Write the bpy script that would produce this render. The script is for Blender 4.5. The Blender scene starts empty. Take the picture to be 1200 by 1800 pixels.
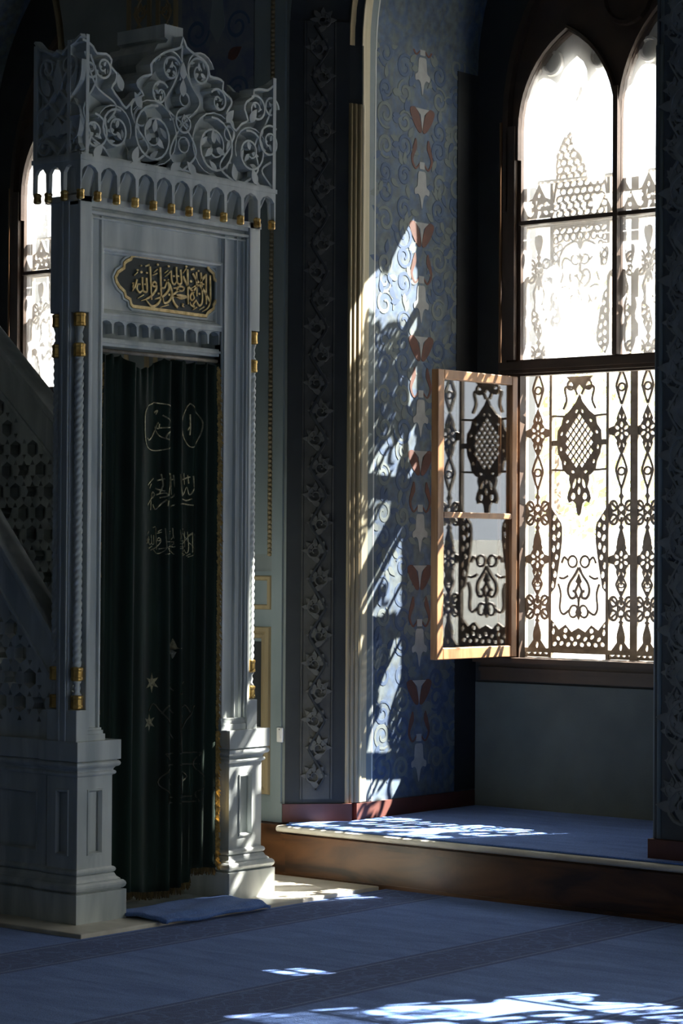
import bpy, bmesh, math, random
from mathutils import Vector, Matrix
from mathutils.geometry import tessellate_polygon
PI = math.pi
random.seed(7)
SC = bpy.context.scene
COL = SC.collection

# ------------------------------------------------------------------ camera
F_PX, YAW, PITCH, ROLL = 4250.0, math.radians(39.6), math.atan(75/4250.0), math.radians(.35)
CAM = Vector((0, 0, 1.5))
_f0 = Vector((-math.sin(YAW), math.cos(YAW), 0)); _r0 = Vector((math.cos(YAW), math.sin(YAW), 0)); _u0 = Vector((0, 0, 1))
FW = _f0*math.cos(PITCH)+_u0*math.sin(PITCH); _u1 = _u0*math.cos(PITCH)-_f0*math.sin(PITCH)
RT = _r0*math.cos(ROLL)+_u1*math.sin(ROLL); UP = _u1*math.cos(ROLL)-_r0*math.sin(ROLL)
cd = bpy.data.cameras.new('camera'); cam = bpy.data.objects.new('camera', cd); COL.objects.link(cam)
cd.sensor_fit = 'VERTICAL'; cd.sensor_height = 36; cd.sensor_width = 24; cd.lens = 36*F_PX/1800
cd.clip_end = 300
m = Matrix((RT, UP, -FW)).transposed().to_4x4(); m.translation = CAM; cam.matrix_world = m
SC.camera = cam
def px(x, y, ax, val):
    """point where the line of sight of a photograph pixel meets the plane axis=val"""
    d = FW+RT*((x-600)/F_PX)+UP*((900-y)/F_PX)
    return CAM+d*((val-CAM[ax])/d[ax])

# ------------------------------------------------------------------ light
SC.view_settings.view_transform = 'Standard'; SC.view_settings.look = 'None'
SC.view_settings.gamma = 1; SC.view_settings.use_curve_mapping = False
SC.view_settings.exposure = 0.0
w = bpy.data.worlds.new('sky'); SC.world = w; w.use_nodes = True
bg = w.node_tree.nodes['Background']; bg.inputs[0].default_value = (.86, .93, 1.0, 1); bg.inputs[1].default_value = 3.4
SUN_DIR = Vector((-.55, -1.0, -1.16)).normalized()
sd = bpy.data.lights.new('sun', 'SUN'); sd.energy = 62; sd.angle = math.radians(.55); sd.color = (1.0, .95, .86)
so = bpy.data.objects.new('sun', sd); COL.objects.link(so); so.rotation_euler = SUN_DIR.to_track_quat('-Z', 'Y').to_euler()
def area(name, loc, target, sx, sy, power, color):
    l = bpy.data.lights.new(name, 'AREA'); l.shape = 'RECTANGLE'; l.size = sx; l.size_y = sy; l.energy = power; l.color = color
    o = bpy.data.objects.new(name, l); COL.objects.link(o); o.location = loc
    o.rotation_euler = (Vector(target)-Vector(loc)).to_track_quat('-Z', 'Y').to_euler()
    return o
# added fill lights standing in for unseen hall windows; no openings are built for them
area('fill_back_wall', (-1.2, 8.42, 1.5), (-1.6, 0, -.8), 1.6, 2.0, 118, (.97, 1.0, .93))
area('fill_back_wall', (1.6, 8.42, 1.5), (.6, 0, -.8), 1.6, 2.0, 118, (.97, 1.0, .93))
area('fill_right', (2.9, 5.6, 1.5), (-7, 6.2, -1.0), 3.0, 2.0, 18, (.97, 1.0, .93))
area('fill_behind', (-2.0, -4.2, 4.2), (-6, 8, 1.0), 4.0, 3.0, 7, (.95, 1.0, .95))
SC.cycles.sample_clamp_indirect = 20

# ------------------------------------------------------------------ materials
def mat(name, col, rough=.6, metal=0, col2=None, scale=(8, 8, 8), nscale=1.0, detail=4, bump=0, bscale=60, spec=.5, sheen=0, ramp=(.35, .65), dist=0.0, fine=None):
    mt = bpy.data.materials.new(name); mt.use_nodes = True
    nt = mt.node_tree; b = nt.nodes['Principled BSDF']
    b.inputs['Base Color'].default_value = (*col, 1); b.inputs['Roughness'].default_value = rough
    b.inputs['Metallic'].default_value = metal; b.inputs['Specular IOR Level'].default_value = spec
    if sheen: b.inputs['Sheen Weight'].default_value = sheen; b.inputs['Sheen Roughness'].default_value = .4
    tc = nt.nodes.new('ShaderNodeTexCoord')
    out = None
    if col2:
        mp = nt.nodes.new('ShaderNodeMapping'); mp.inputs['Scale'].default_value = scale
        nt.links.new(tc.outputs['Object'], mp.inputs['Vector'])
        n = nt.nodes.new('ShaderNodeTexNoise'); n.inputs['Scale'].default_value = nscale; n.inputs['Detail'].default_value = detail; n.inputs['Distortion'].default_value = dist
        nt.links.new(mp.outputs[0], n.inputs['Vector'])
        r = nt.nodes.new('ShaderNodeValToRGB'); r.color_ramp.elements[0].position = ramp[0]; r.color_ramp.elements[1].position = ramp[1]
        r.color_ramp.elements[0].color = (*col2, 1); r.color_ramp.elements[1].color = (*col, 1)
        nt.links.new(n.outputs['Fac'], r.inputs[0]); out = r.outputs[0]
        if fine:
            n3 = nt.nodes.new('ShaderNodeTexNoise'); n3.inputs['Scale'].default_value = fine; n3.inputs['Detail'].default_value = 3
            nt.links.new(tc.outputs['Object'], n3.inputs['Vector'])
            r3 = nt.nodes.new('ShaderNodeValToRGB'); r3.color_ramp.elements[0].position = .3; r3.color_ramp.elements[1].position = .7
            r3.color_ramp.elements[0].color = (.6, .6, .6, 1); r3.color_ramp.elements[1].color = (1, 1, 1, 1)
            nt.links.new(n3.outputs['Fac'], r3.inputs[0])
            mx = nt.nodes.new('ShaderNodeMix'); mx.data_type = 'RGBA'; mx.blend_type = 'MULTIPLY'; mx.inputs[0].default_value = 1
            nt.links.new(out, mx.inputs[6]); nt.links.new(r3.outputs[0], mx.inputs[7]); out = mx.outputs[2]
        nt.links.new(out, b.inputs['Base Color'])
    if bump:
        n2 = nt.nodes.new('ShaderNodeTexNoise'); n2.inputs['Scale'].default_value = bscale; n2.inputs['Detail'].default_value = 4
        nt.links.new(tc.outputs['Object'], n2.inputs['Vector'])
        bp = nt.nodes.new('ShaderNodeBump'); bp.inputs['Strength'].default_value = bump; bp.inputs['Distance'].default_value = .004
        nt.links.new(n2.outputs['Fac'], bp.inputs['Height']); nt.links.new(bp.outputs[0], b.inputs['Normal'])
    return mt
M = {}
M['marble'] = mat('marble', (.62, .65, .625), .38, col2=(.38, .425, .43), scale=(9, 9, 1.3), detail=6, dist=.6, bump=.08, bscale=40)
M['marble_warm'] = mat('marble_warm', (.76, .72, .62), .4, col2=(.58, .53, .43), scale=(6, 6, 6), detail=6, dist=.5, bump=.1)
M['gold'] = mat('gold', (.78, .52, .17), .32, .9, col2=(.45, .27, .08), scale=(30, 30, 30), bump=.1)
M['gilt'] = mat('gilt', (.95, .74, .36), .5, .25, col2=(.62, .42, .16), scale=(40, 40, 40), bump=.1)
M['field'] = mat('field', (.012, .022, .022), .45)
M['velvet'] = mat('velvet', (.006, .020, .013), .75, col2=(.003, .009, .006), scale=(14, 14, 3), sheen=.05, spec=.25, bump=.15, bscale=300)
M['velvet_edge'] = mat('velvet_edge', (.03, .028, .014), .85, col2=(.012, .014, .008), scale=(60, 60, 60), sheen=.1)
M['thread'] = mat('thread', (.36, .34, .22), .42, .8, col2=(.16, .15, .10), scale=(90, 90, 90), bump=.3, bscale=300)
M['thread_dim'] = mat('thread_dim', (.05, .052, .032), .6, .2, col2=(.03, .03, .02), scale=(90, 90, 90))
M['fringe'] = mat('fringe', (.55, .38, .12), .55, .2, col2=(.22, .15, .05), scale=(60, 60, 60))
M['hem'] = mat('hem', (.16, .115, .045), .75, .1, col2=(.06, .045, .02), scale=(80, 80, 30))
M['wood_dark'] = mat('wood_dark', (.060, .034, .020), .5, col2=(.034, .019, .012), scale=(3, 3, 3), detail=6, dist=1.2, bump=.1)
M['wood_riser'] = mat('wood_riser', (.16, .066, .022), .32, col2=(.04, .018, .008), scale=(2.2, 9, 7), detail=7, dist=1.0, bump=.1, ramp=(.38, .62))
M['wood_leaf'] = mat('wood_leaf', (.36, .19, .085), .45, col2=(.17, .08, .035), scale=(10, 10, 2), detail=5, dist=.8, bump=.1)
M['iron'] = mat('iron', (.36, .30, .23), .5, .0, col2=(.24, .20, .15), scale=(30, 30, 30), bump=.15)
M['wall'] = mat('wall', (.20, .225, .22), .8, col2=(.15, .175, .175), scale=(4, 4, 4), bump=.15)
M['wall_grey'] = mat('wall_grey', (.115, .135, .125), .85, col2=(.092, .11, .105), scale=(5, 5, 5), detail=6, bump=.25, bscale=120)
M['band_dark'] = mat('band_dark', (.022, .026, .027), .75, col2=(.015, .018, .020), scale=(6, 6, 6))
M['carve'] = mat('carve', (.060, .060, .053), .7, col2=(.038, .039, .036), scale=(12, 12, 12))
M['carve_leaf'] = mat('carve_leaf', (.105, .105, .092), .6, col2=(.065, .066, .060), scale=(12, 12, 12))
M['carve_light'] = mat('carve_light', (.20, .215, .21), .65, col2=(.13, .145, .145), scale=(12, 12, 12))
M['band_mid'] = mat('band_mid', (.075, .09, .10), .7, col2=(.05, .06, .07), scale=(6, 6, 6))
M['ochre'] = mat('ochre', (.30, .235, .125), .6, col2=(.20, .155, .085), scale=(20, 20, 1.2))
M['cream'] = mat('cream', (.58, .52, .36), .6, col2=(.42, .37, .24), scale=(30, 30, 1.0))
M['greyline'] = mat('greyline', (.20, .24, .25), .7, col2=(.16, .20, .205), scale=(6, 6, 2))
M['paleline'] = mat('paleline', (.55, .58, .56), .7)
M['reveal'] = mat('reveal', (.090, .140, .225), .8, col2=(.130, .165, .180), scale=(7, 11, 9), detail=5, dist=1.6, ramp=(.40, .60), fine=26)
M['reveal_dark'] = mat('reveal_dark', (.055, .092, .165), .8)
M['reveal_olive'] = mat('reveal_olive', (.140, .168, .165), .8)
M['tulip'] = mat('tulip', (.34, .355, .35), .8, col2=(.28, .295, .29), scale=(20, 20, 20))
M['red'] = mat('red', (.13, .056, .040), .8, col2=(.09, .046, .038), scale=(25, 25, 25))
M['panelblue'] = mat('panelblue', (.09, .115, .19), .75, col2=(.15, .17, .20), scale=(8, 8, 6), detail=5, dist=1.5, ramp=(.4, .6))
M['base_red'] = mat('base_red', (.115, .036, .026), .55, col2=(.08, .028, .022), scale=(8, 8, 8))
M['ceil'] = mat('ceil', (.25, .24, .21), .9)
M['stone_out'] = mat('stone_out', (.62, .60, .55), .85, col2=(.5, .48, .44), scale=(2, 2, 2))
M['ground_out'] = mat('ground_out', (.86, .85, .82), .9, col2=(.8, .79, .76), scale=(1, 1, 1))
M['leaf'] = mat('leaf', (.20, .27, .09), .6, col2=(.30, .28, .10), scale=(3, 3, 3))
M['blossom'] = mat('blossom', (.85, .45, .52), .6)
M['trunk'] = mat('trunk', (.16, .11, .08), .9, col2=(.10, .07, .05), scale=(10, 10, 3))
M['plastic'] = mat('plastic', (.7, .69, .65), .4)
M['slot'] = mat('slot', (.05, .05, .05), .6)

def carpet_mat(name, bands):
    mt = bpy.data.materials.new(name); mt.use_nodes = True; nt = mt.node_tree; N = nt.nodes; L = nt.links
    b = N['Principled BSDF']; b.inputs['Roughness'].default_value = .95; b.inputs['Specular IOR Level'].default_value = .15
    b.inputs['Sheen Weight'].default_value = .12
    tc = N.new('ShaderNodeTexCoord')
    def noise(sc, scale, det=4, dist=0):
        mp = N.new('ShaderNodeMapping'); mp.inputs['Scale'].default_value = sc; L.new(tc.outputs['Object'], mp.inputs[0])
        n = N.new('ShaderNodeTexNoise'); n.inputs['Scale'].default_value = scale; n.inputs['Detail'].default_value = det; n.inputs['Distortion'].default_value = dist
        L.new(mp.outputs[0], n.inputs['Vector']); return n.outputs['Fac']
    def ramp(fac, p0, c0, p1, c1):
        r = N.new('ShaderNodeValToRGB'); e = r.color_ramp.elements; e[0].position = p0; e[1].position = p1; e[0].color = (*c0, 1); e[1].color = (*c1, 1)
        L.new(fac, r.inputs[0]); return r.outputs[0]
    def mix(fac, a, c, mode='MIX'):
        mx = N.new('ShaderNodeMix'); mx.data_type = 'RGBA'; mx.blend_type = mode
        if isinstance(fac, (int, float)): mx.inputs[0].default_value = fac
        else: L.new(fac, mx.inputs[0])
        L.new(a, mx.inputs[6]); L.new(c, mx.inputs[7]); return mx.outputs[2]
    basec = ramp(noise((1.3, 5, 1), 2.2, 5, .8), .3, (.09, .18, .48), .7, (.155, .28, .64))
    out = basec
    if bands:
        sx = N.new('ShaderNodeSeparateXYZ'); L.new(tc.outputs['Object'], sx.inputs[0])
        pat = N.new('ShaderNodeTexVoronoi'); pat.feature = 'DISTANCE_TO_EDGE'; pat.inputs['Scale'].default_value = 13
        mp = N.new('ShaderNodeMapping'); L.new(tc.outputs['Object'], mp.inputs[0]); nz = N.new('ShaderNodeTexNoise'); nz.inputs['Scale'].default_value = 9
        L.new(mp.outputs[0], nz.inputs['Vector'])
        av = N.new('ShaderNodeMix'); av.data_type = 'RGBA'; av.inputs[0].default_value = .12; L.new(mp.outputs[0], av.inputs[6]); L.new(nz.outputs['Color'], av.inputs[7])
        L.new(av.outputs[2], pat.inputs['Vector'])
        bandc = ramp(pat.outputs['Distance'], .03, (.09, .17, .42), .07, (.055, .105, .29))
        def rng(lo, hi):
            a = N.new('ShaderNodeMath'); a.operation = 'GREATER_THAN'; L.new(sx.outputs['X'], a.inputs[0]); a.inputs[1].default_value = lo
            c = N.new('ShaderNodeMath'); c.operation = 'LESS_THAN'; L.new(sx.outputs['X'], c.inputs[0]); c.inputs[1].default_value = hi
            k = N.new('ShaderNodeMath'); k.operation = 'MULTIPLY'; L.new(a.outputs[0], k.inputs[0]); L.new(c.outputs[0], k.inputs[1]); return k.outputs[0]
        line = ramp(noise((1, 1, 1), 1), 0, (.15, .23, .46), 1, (.15, .23, .46))
        dark = ramp(noise((1, 1, 1), 1), 0, (.055, .105, .30), 1, (.065, .12, .33))
        for lo, hi in bands:
            out = mix(rng(lo-.035, hi+.035), out, dark)
            out = mix(rng(lo-.012, hi+.012), out, line)
            out = mix(rng(lo, hi), out, bandc)
    fine = ramp(noise((1, 1, 1), 160, 2), .3, (.72, .72, .72), .7, (1.1, 1.1, 1.1))
    out = mix(1.0, out, fine, 'MULTIPLY')
    L.new(out, b.inputs['Base Color'])
    n2 = N.new('ShaderNodeTexNoise'); n2.inputs['Scale'].default_value = 220; L.new(tc.outputs['Object'], n2.inputs['Vector'])
    bp = N.new('ShaderNodeBump'); bp.inputs['Strength'].default_value = .5; bp.inputs['Distance'].default_value = .006
    L.new(n2.outputs['Fac'], bp.inputs['Height']); L.new(bp.outputs[0], b.inputs['Normal'])
    return mt
M['carpet'] = carpet_mat('carpet', [(-6.66, -6.40), (-5.50, -5.22), (-4.3, -4.02), (-3.1, -2.82)])
M['carpet_plain'] = carpet_mat('carpet_plain', [])

def glass_mat(name, refl, dust_bloom, tint=(1, 1, 1)):
    mt = bpy.data.materials.new(name); mt.use_nodes = True; nt = mt.node_tree; N = nt.nodes; L = nt.links
    N.remove(N['Principled BSDF']); out = N['Material Output']
    tr = N.new('ShaderNodeBsdfTransparent'); tr.inputs[0].default_value = (*tint, 1)
    gl = N.new('ShaderNodeBsdfGlossy'); gl.inputs['Roughness'].default_value = .012; gl.inputs[0].default_value = (1, 1, 1, 1)
    fr = N.new('ShaderNodeLayerWeight'); pw = N.new('ShaderNodeMath'); pw.operation = 'POWER'; L.new(fr.outputs['Facing'], pw.inputs[0]); pw.inputs[1].default_value = 5
    ml = N.new('ShaderNodeMath'); ml.operation = 'MULTIPLY_ADD'; ml.use_clamp = True; L.new(pw.outputs[0], ml.inputs[0]); ml.inputs[1].default_value = .95*refl; ml.inputs[2].default_value = .045*refl
    fr.inputs[0].default_value = .5
    m1 = N.new('ShaderNodeMixShader'); L.new(ml.outputs[0], m1.inputs[0]); L.new(tr.outputs[0], m1.inputs[1]); L.new(gl.outputs[0], m1.inputs[2])
    if dust_bloom:
        tl = N.new('ShaderNodeBsdfTranslucent'); tl.inputs[0].default_value = (.95, .96, .96, 1)
        m2 = N.new('ShaderNodeMixShader')
        tc = N.new('ShaderNodeTexCoord'); n = N.new('ShaderNodeTexNoise'); n.inputs['Scale'].default_value = 5; n.inputs['Detail'].default_value = 5
        L.new(tc.outputs['Object'], n.inputs['Vector'])
        mr = N.new('ShaderNodeMapRange'); mr.inputs[3].default_value = dust_bloom*.75; mr.inputs[4].default_value = dust_bloom*1.25; L.new(n.outputs['Fac'], mr.inputs[0])
        L.new(mr.outputs[0], m2.inputs[0]); L.new(m1.outputs[0], m2.inputs[1]); L.new(tl.outputs[0], m2.inputs[2])
        L.new(m2.outputs[0], out.inputs[0])
    else: L.new(m1.outputs[0], out.inputs[0])
    return mt
M['glass'] = glass_mat('glass', 1.3, 0)
M['glass_dust_bloom'] = glass_mat('glass_dust_bloom', 1.0, .135)  # translucent share stands for pane dust and window bloom together
M['glass_dust_bloom_top'] = glass_mat('glass_dust_bloom_top', 1.0, .12)  # lancet panes: bloom over the upper lights put in along with the dust

# ------------------------------------------------------------------ mesh helpers
_J = random.Random(11); JIT = 0.0
class MB:
    def __init__(s): s.v = []; s.f = []
    def add(s, vs, fs):
        o = len(s.v); s.v += [tuple(v) for v in vs]; s.f += [tuple(i+o for i in f) for f in fs]; return s
    def box(s, x0, x1, y0, y1, z0, z1):
        return s.add([(x0,y0,z0),(x1,y0,z0),(x1,y1,z0),(x0,y1,z0),(x0,y0,z1),(x1,y0,z1),(x1,y1,z1),(x0,y1,z1)],
                     [(0,3,2,1),(4,5,6,7),(0,1,5,4),(1,2,6,5),(2,3,7,6),(3,0,4,7)])
    def fbox(s, fr, a0, a1, b0, b1, d0, d1):
        return s.plate(fr, [(a0,b0),(a1,b0),(a1,b1),(a0,b1)], [], d0, d1)
    def plate(s, fr, outer, holes, d0, d1):
        if JIT: d1 = d1+(d1-d0)*JIT*_J.uniform(-1, 1)
        loops = [outer]+list(holes)
        tr = tessellate_polygon([[Vector((p[0], p[1], 0)) for p in l] for l in loops])
        flat = [p for l in loops for p in l]; n = len(flat)
        vs = [fr(p[0], p[1], d0) for p in flat]+[fr(p[0], p[1], d1) for p in flat]
        fs = [t for t in tr]+[tuple(i+n for i in reversed(t)) for t in tr]
        o = 0
        for l in loops:
            k = len(l)
            for i in range(k): fs.append((o+i, o+(i+1) % k, o+(i+1) % k+n, o+i+n))
            o += k
        return s.add(vs, fs)
    def ribbon(s, fr, pts, wid, d0, d1, top=.55, closed=False):
        n = len(pts)
        if n < 2: return s
        if JIT: d1 = d1+(d1-d0)*JIT*_J.uniform(-1, 1)
        W = wid if isinstance(wid, (list, tuple)) else [wid]*n
        if len(W) != n:
            W = [W[min(len(W)-1, int(i/(n-1)*(len(W)-1)))]*(1-((i/(n-1)*(len(W)-1)) % 1))+W[min(len(W)-1, int(i/(n-1)*(len(W)-1))+1)]*((i/(n-1)*(len(W)-1)) % 1) for i in range(n)]
        vs = []; fs = []
        for i, p in enumerate(pts):
            a = pts[(i-1) % n] if (closed or i > 0) else p; c = pts[(i+1) % n] if (closed or i < n-1) else p
            tx, ty = c[0]-a[0], c[1]-a[1]; l = math.hypot(tx, ty) or 1
            nx, ny = -ty/l, tx/l; h = W[i]/2
            vs += [fr(p[0]-nx*h, p[1]-ny*h, d0), fr(p[0]-nx*h*top, p[1]-ny*h*top, d1), fr(p[0]+nx*h*top, p[1]+ny*h*top, d1), fr(p[0]+nx*h, p[1]+ny*h, d0)]
        for i in range(n if closed else n-1):
            a = 4*i; b = 4*((i+1) % n)
            for k in range(4): fs.append((a+k, a+(k+1) % 4, b+(k+1) % 4, b+k))
        if not closed: fs += [(0,1,2,3), (4*n-1,4*n-2,4*n-3,4*n-4)]
        return s.add(vs, fs)
    def lathe(s, prof, c, seg=16, ax=2, lob=None):
        vs = []; fs = []; n = len(prof)
        for r, h in prof:
            for k in range(seg):
                t = 2*PI*k/seg; rr = r*(lob(t) if lob else 1); p = [rr*math.cos(t), rr*math.sin(t)]
                q = [0,0,0]; q[ax] = h; o = [i for i in range(3) if i != ax]; q[o[0]] = p[0]; q[o[1]] = p[1]
                vs.append((c[0]+q[0], c[1]+q[1], c[2]+q[2]))
        for i in range(n-1):
            for k in range(seg): fs.append((i*seg+k, i*seg+(k+1) % seg, (i+1)*seg+(k+1) % seg, (i+1)*seg+k))
        fs.append(tuple(range(seg))); fs.append(tuple(range((n-1)*seg, n*seg)))
        return s.add(vs, fs)
    def rectloft(s, x0, x1, y0, y1, prof):
        """square-plan moulded block: prof = (outward offset, z) pairs"""
        vs = []; fs = []
        for o, z in prof: vs += [(x0-o,y0-o,z),(x1+o,y0-o,z),(x1+o,y1+o,z),(x0-o,y1+o,z)]
        n = len(prof)
        for i in range(n-1):
            for k in range(4): fs.append((4*i+k, 4*i+(k+1) % 4, 4*i+4+(k+1) % 4, 4*i+4+k))
        fs += [(0,3,2,1), (4*n-4,4*n-3,4*n-2,4*n-1)]
        return s.add(vs, fs)
    def frame(s, fr, a0, a1, b0, b1, prof, sides='LTRB'):
        """rectangular moulding: prof = (inset, depth) pairs, inset runs inwards from the outer rectangle"""
        vs = []; fs = []
        for i, d in prof: vs += [fr(a0+i,b0+i,d), fr(a1-i,b0+i,d), fr(a1-i,b1-i,d), fr(a0+i,b1-i,d)]
        n = len(prof)
        for j in range(n):
            for k in range(4): fs.append((4*j+k, 4*j+(k+1) % 4, 4*((j+1) % n)+(k+1) % 4, 4*((j+1) % n)+k))
        return s.add(vs, fs)
    def tube(s, pts, r, seg=8):
        vs = []; fs = []; n = len(pts); P = [Vector(p) for p in pts]
        for i, p in enumerate(P):
            t = (P[min(i+1, n-1)]-P[max(i-1, 0)]).normalized()
            a = t.cross(Vector((0,0,1)) if abs(t.z) < .9 else Vector((1,0,0))).normalized(); b = t.cross(a)
            rr = r[i] if isinstance(r, (list, tuple)) else r
            for k in range(seg): vs.append(p+a*rr*math.cos(2*PI*k/seg)+b*rr*math.sin(2*PI*k/seg))
        for i in range(n-1):
            for k in range(seg): fs.append((i*seg+k, i*seg+(k+1) % seg, (i+1)*seg+(k+1) % seg, (i+1)*seg+k))
        fs.append(tuple(range(seg))); fs.append(tuple(range((n-1)*seg, n*seg)))
        return s.add(vs, fs)
    def mesh(s, name, smooth=False, bevel=0):
        me = bpy.data.meshes.new(name); me.from_pydata(s.v, [], s.f); me.validate()
        bm = bmesh.new(); bm.from_mesh(me); bmesh.ops.recalc_face_normals(bm, faces=bm.faces)
        if smooth:
            for f in bm.faces: f.smooth = True
        bm.to_mesh(me); bm.free(); return me
def tag(o, label=None, cat=None, group=None, kind=None):
    for k, v in (('label', label), ('category', cat), ('group', group), ('kind', kind)):
        if v: o[k] = v
    return o
def obj(name, mb, mtl, parent=None, smooth=False, kind=None, label=None, origin=None):
    me = mb.mesh(name, smooth) if isinstance(mb, MB) else mb
    if isinstance(mb, MB): me.materials.append(M[mtl] if isinstance(mtl, str) else mtl)
    o = bpy.data.objects.new(name, me); COL.objects.link(o)
    if parent: o.parent = parent
    return tag(o, label, None, None, kind)
def inst(name, me, parent, loc=(0,0,0), rot=0, sc=None):
    o = bpy.data.objects.new(name, me); COL.objects.link(o); o.parent = parent; o.location = loc
    if rot: o.rotation_euler = (0,0,rot)
    if sc: o.scale = sc
    return o
def empty(name, loc=(0,0,0)):
    o = bpy.data.objects.new(name, None); COL.objects.link(o); o.location = loc; return o
def struct(name, mb, mtl, smooth=False):
    return obj(name, mb, mtl, None, smooth, 'structure')
def bevel(o, wdt=.004, seg=2):
    b = o.modifiers.new('bevel', 'BEVEL'); b.width = wdt; b.segments = seg; b.limit_method = 'ANGLE'; b.angle_limit = math.radians(40); return o
def FX(x0): return lambda a, b, d: (x0+d, a, b)          # faces +X: a = Y, b = Z
def FY(y0): return lambda a, b, d: (a, y0-d, b)          # faces -Y: a = X, b = Z
def FZ(z0): return lambda a, b, d: (a, b, z0+d)
def FL(p, q, nrm):                                        # upright face through p and q (plan), a runs from p towards q
    L = math.hypot(q[0]-p[0], q[1]-p[1]); ux, uy = (q[0]-p[0])/L, (q[1]-p[1])/L
    return lambda a, b, d: (p[0]+ux*a+nrm[0]*d, p[1]+uy*a+nrm[1]*d, b)
# ------------------------------------------------------------------ 2D shapes
def spline(P, n=6, closed=False):
    out = []; N = len(P)
    for i in range(N if closed else N-1):
        g = (lambda k: P[k % N]) if closed else (lambda k: P[max(0, min(N-1, k))])
        p0, p1, p2, p3 = g(i-1), g(i), g(i+1), g(i+2)
        for j in range(n):
            t = j/n
            out.append(tuple(.5*(2*p1[k]+(p2[k]-p0[k])*t+(2*p0[k]-5*p1[k]+4*p2[k]-p3[k])*t*t+(3*p1[k]-p0[k]-3*p2[k]+p3[k])*t**3) for k in (0, 1)))
    if not closed: out.append(tuple(P[-1]))
    return out
def spiral(cx, cy, r0, r1, a0, turns, n=None, sx=1):
    n = n or max(10, int(abs(turns)*20)); out = []
    for i in range(n+1):
        t = i/n; r = r0*(1-t)**.85+r1*(1-(1-t)**.85); a = a0+2*PI*turns*t
        out.append((cx+sx*r*math.cos(a), cy+r*math.sin(a)))
    return out
def ell(cx, cy, rx, ry, ang=0, n=10):
    c, s = math.cos(ang), math.sin(ang)
    return [(cx+rx*math.cos(2*PI*k/n)*c-ry*math.sin(2*PI*k/n)*s, cy+rx*math.cos(2*PI*k/n)*s+ry*math.sin(2*PI*k/n)*c) for k in range(n)]
def ngon(cx, cy, r, n, a0=0): return [(cx+r*math.cos(a0+2*PI*k/n), cy+r*math.sin(a0+2*PI*k/n)) for k in range(n)]
def star(cx, cy, r, q, n, a0=0): return [(cx+(r if k % 2 == 0 else q)*math.cos(a0+PI*k/n), cy+(r if k % 2 == 0 else q)*math.sin(a0+PI*k/n)) for k in range(2*n)]
def leafp(cx, cy, ang, ln, wd, n=7):
    top = [(t, wd/2*math.sin(PI*t**.75)) for t in [i/n for i in range(n+1)]]
    P = [(ln*t, w) for t, w in top]+[(ln*t, -w) for t, w in reversed(top[1:-1])]
    c, s = math.cos(ang), math.sin(ang)
    return [(cx+a*c-b*s, cy+a*s+b*c) for a, b in P]
def mir(P, x0): return [(2*x0-a, b) for a, b in reversed(P)]
def inside(p, poly):
    x, y = p; c = False; j = len(poly)-1
    for i in range(len(poly)):
        xi, yi = poly[i]; xj, yj = poly[j]
        if (yi > y) != (yj > y) and x < (xj-xi)*(y-yi)/(yj-yi)+xi: c = not c
        j = i
    return c
def distpoly(p, poly):
    best = 9
    for i in range(len(poly)):
        a, b = poly[i-1], poly[i]; dx, dy = b[0]-a[0], b[1]-a[1]; L = dx*dx+dy*dy or 1e-9
        t = max(0, min(1, ((p[0]-a[0])*dx+(p[1]-a[1])*dy)/L)); best = min(best, math.hypot(p[0]-a[0]-t*dx, p[1]-a[1]-t*dy))
    return best
def arch(xl, xr, z0, spring, k=1.6, n=10):
    """pointed-arch outline from lower left over the apex to lower right"""
    hw = (xr-xl)/2; R = k*hw; h = math.sqrt(R*R-(R-hw)**2); am = math.asin(h/R)
    Lp = [(xl+R-R*math.cos(am*i/n), spring+R*math.sin(am*i/n)) for i in range(n+1)]
    return [(xl, z0)]+Lp+[(2*(xl+hw)-a, b) for a, b in reversed(Lp[:-1])]+[(xr, z0)]

# ================================================================== SETTING
YW, YB, ZN = 8.53, 9.73, .25                # hall wall plane, niche back wall, raised floor of the niche
XL, XR, XC = -7.18, -5.53, -6.355           # niche inner faces
SHIFT = -3.57                               # next window along the wall
SPR = 3.9; WSP = 3.6
struct('floor', MB().box(-13, 3.5, -5, 8.47, -.2, 0), 'wood_dark')
struct('ceiling', MB().box(-13, 3.5, -5, 10.1, 7.0, 7.3), 'ceil')
struct('wall_left', MB().box(-13.2, -13, -5, 10.1, -.2, 7.3), 'wall')
struct('wall_right', MB().box(3.5, 3.7, -5, 10.1, -.2, 7.3), 'wall')
struct('wall_front', MB().box(-13.2, 3.7, -5.2, -5, -.2, 7.3), 'wall')

def seq_plate(fr, x0, x1, z0, z1, outl, d0, d1):
    """wall sheet round an arched opening that reaches the bottom edge"""
    P = [(x0, z0)]+[(a, max(b, z0)) for a, b in outl]+[(x1, z0), (x1, z1), (x0, z1)]
    return P
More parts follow.
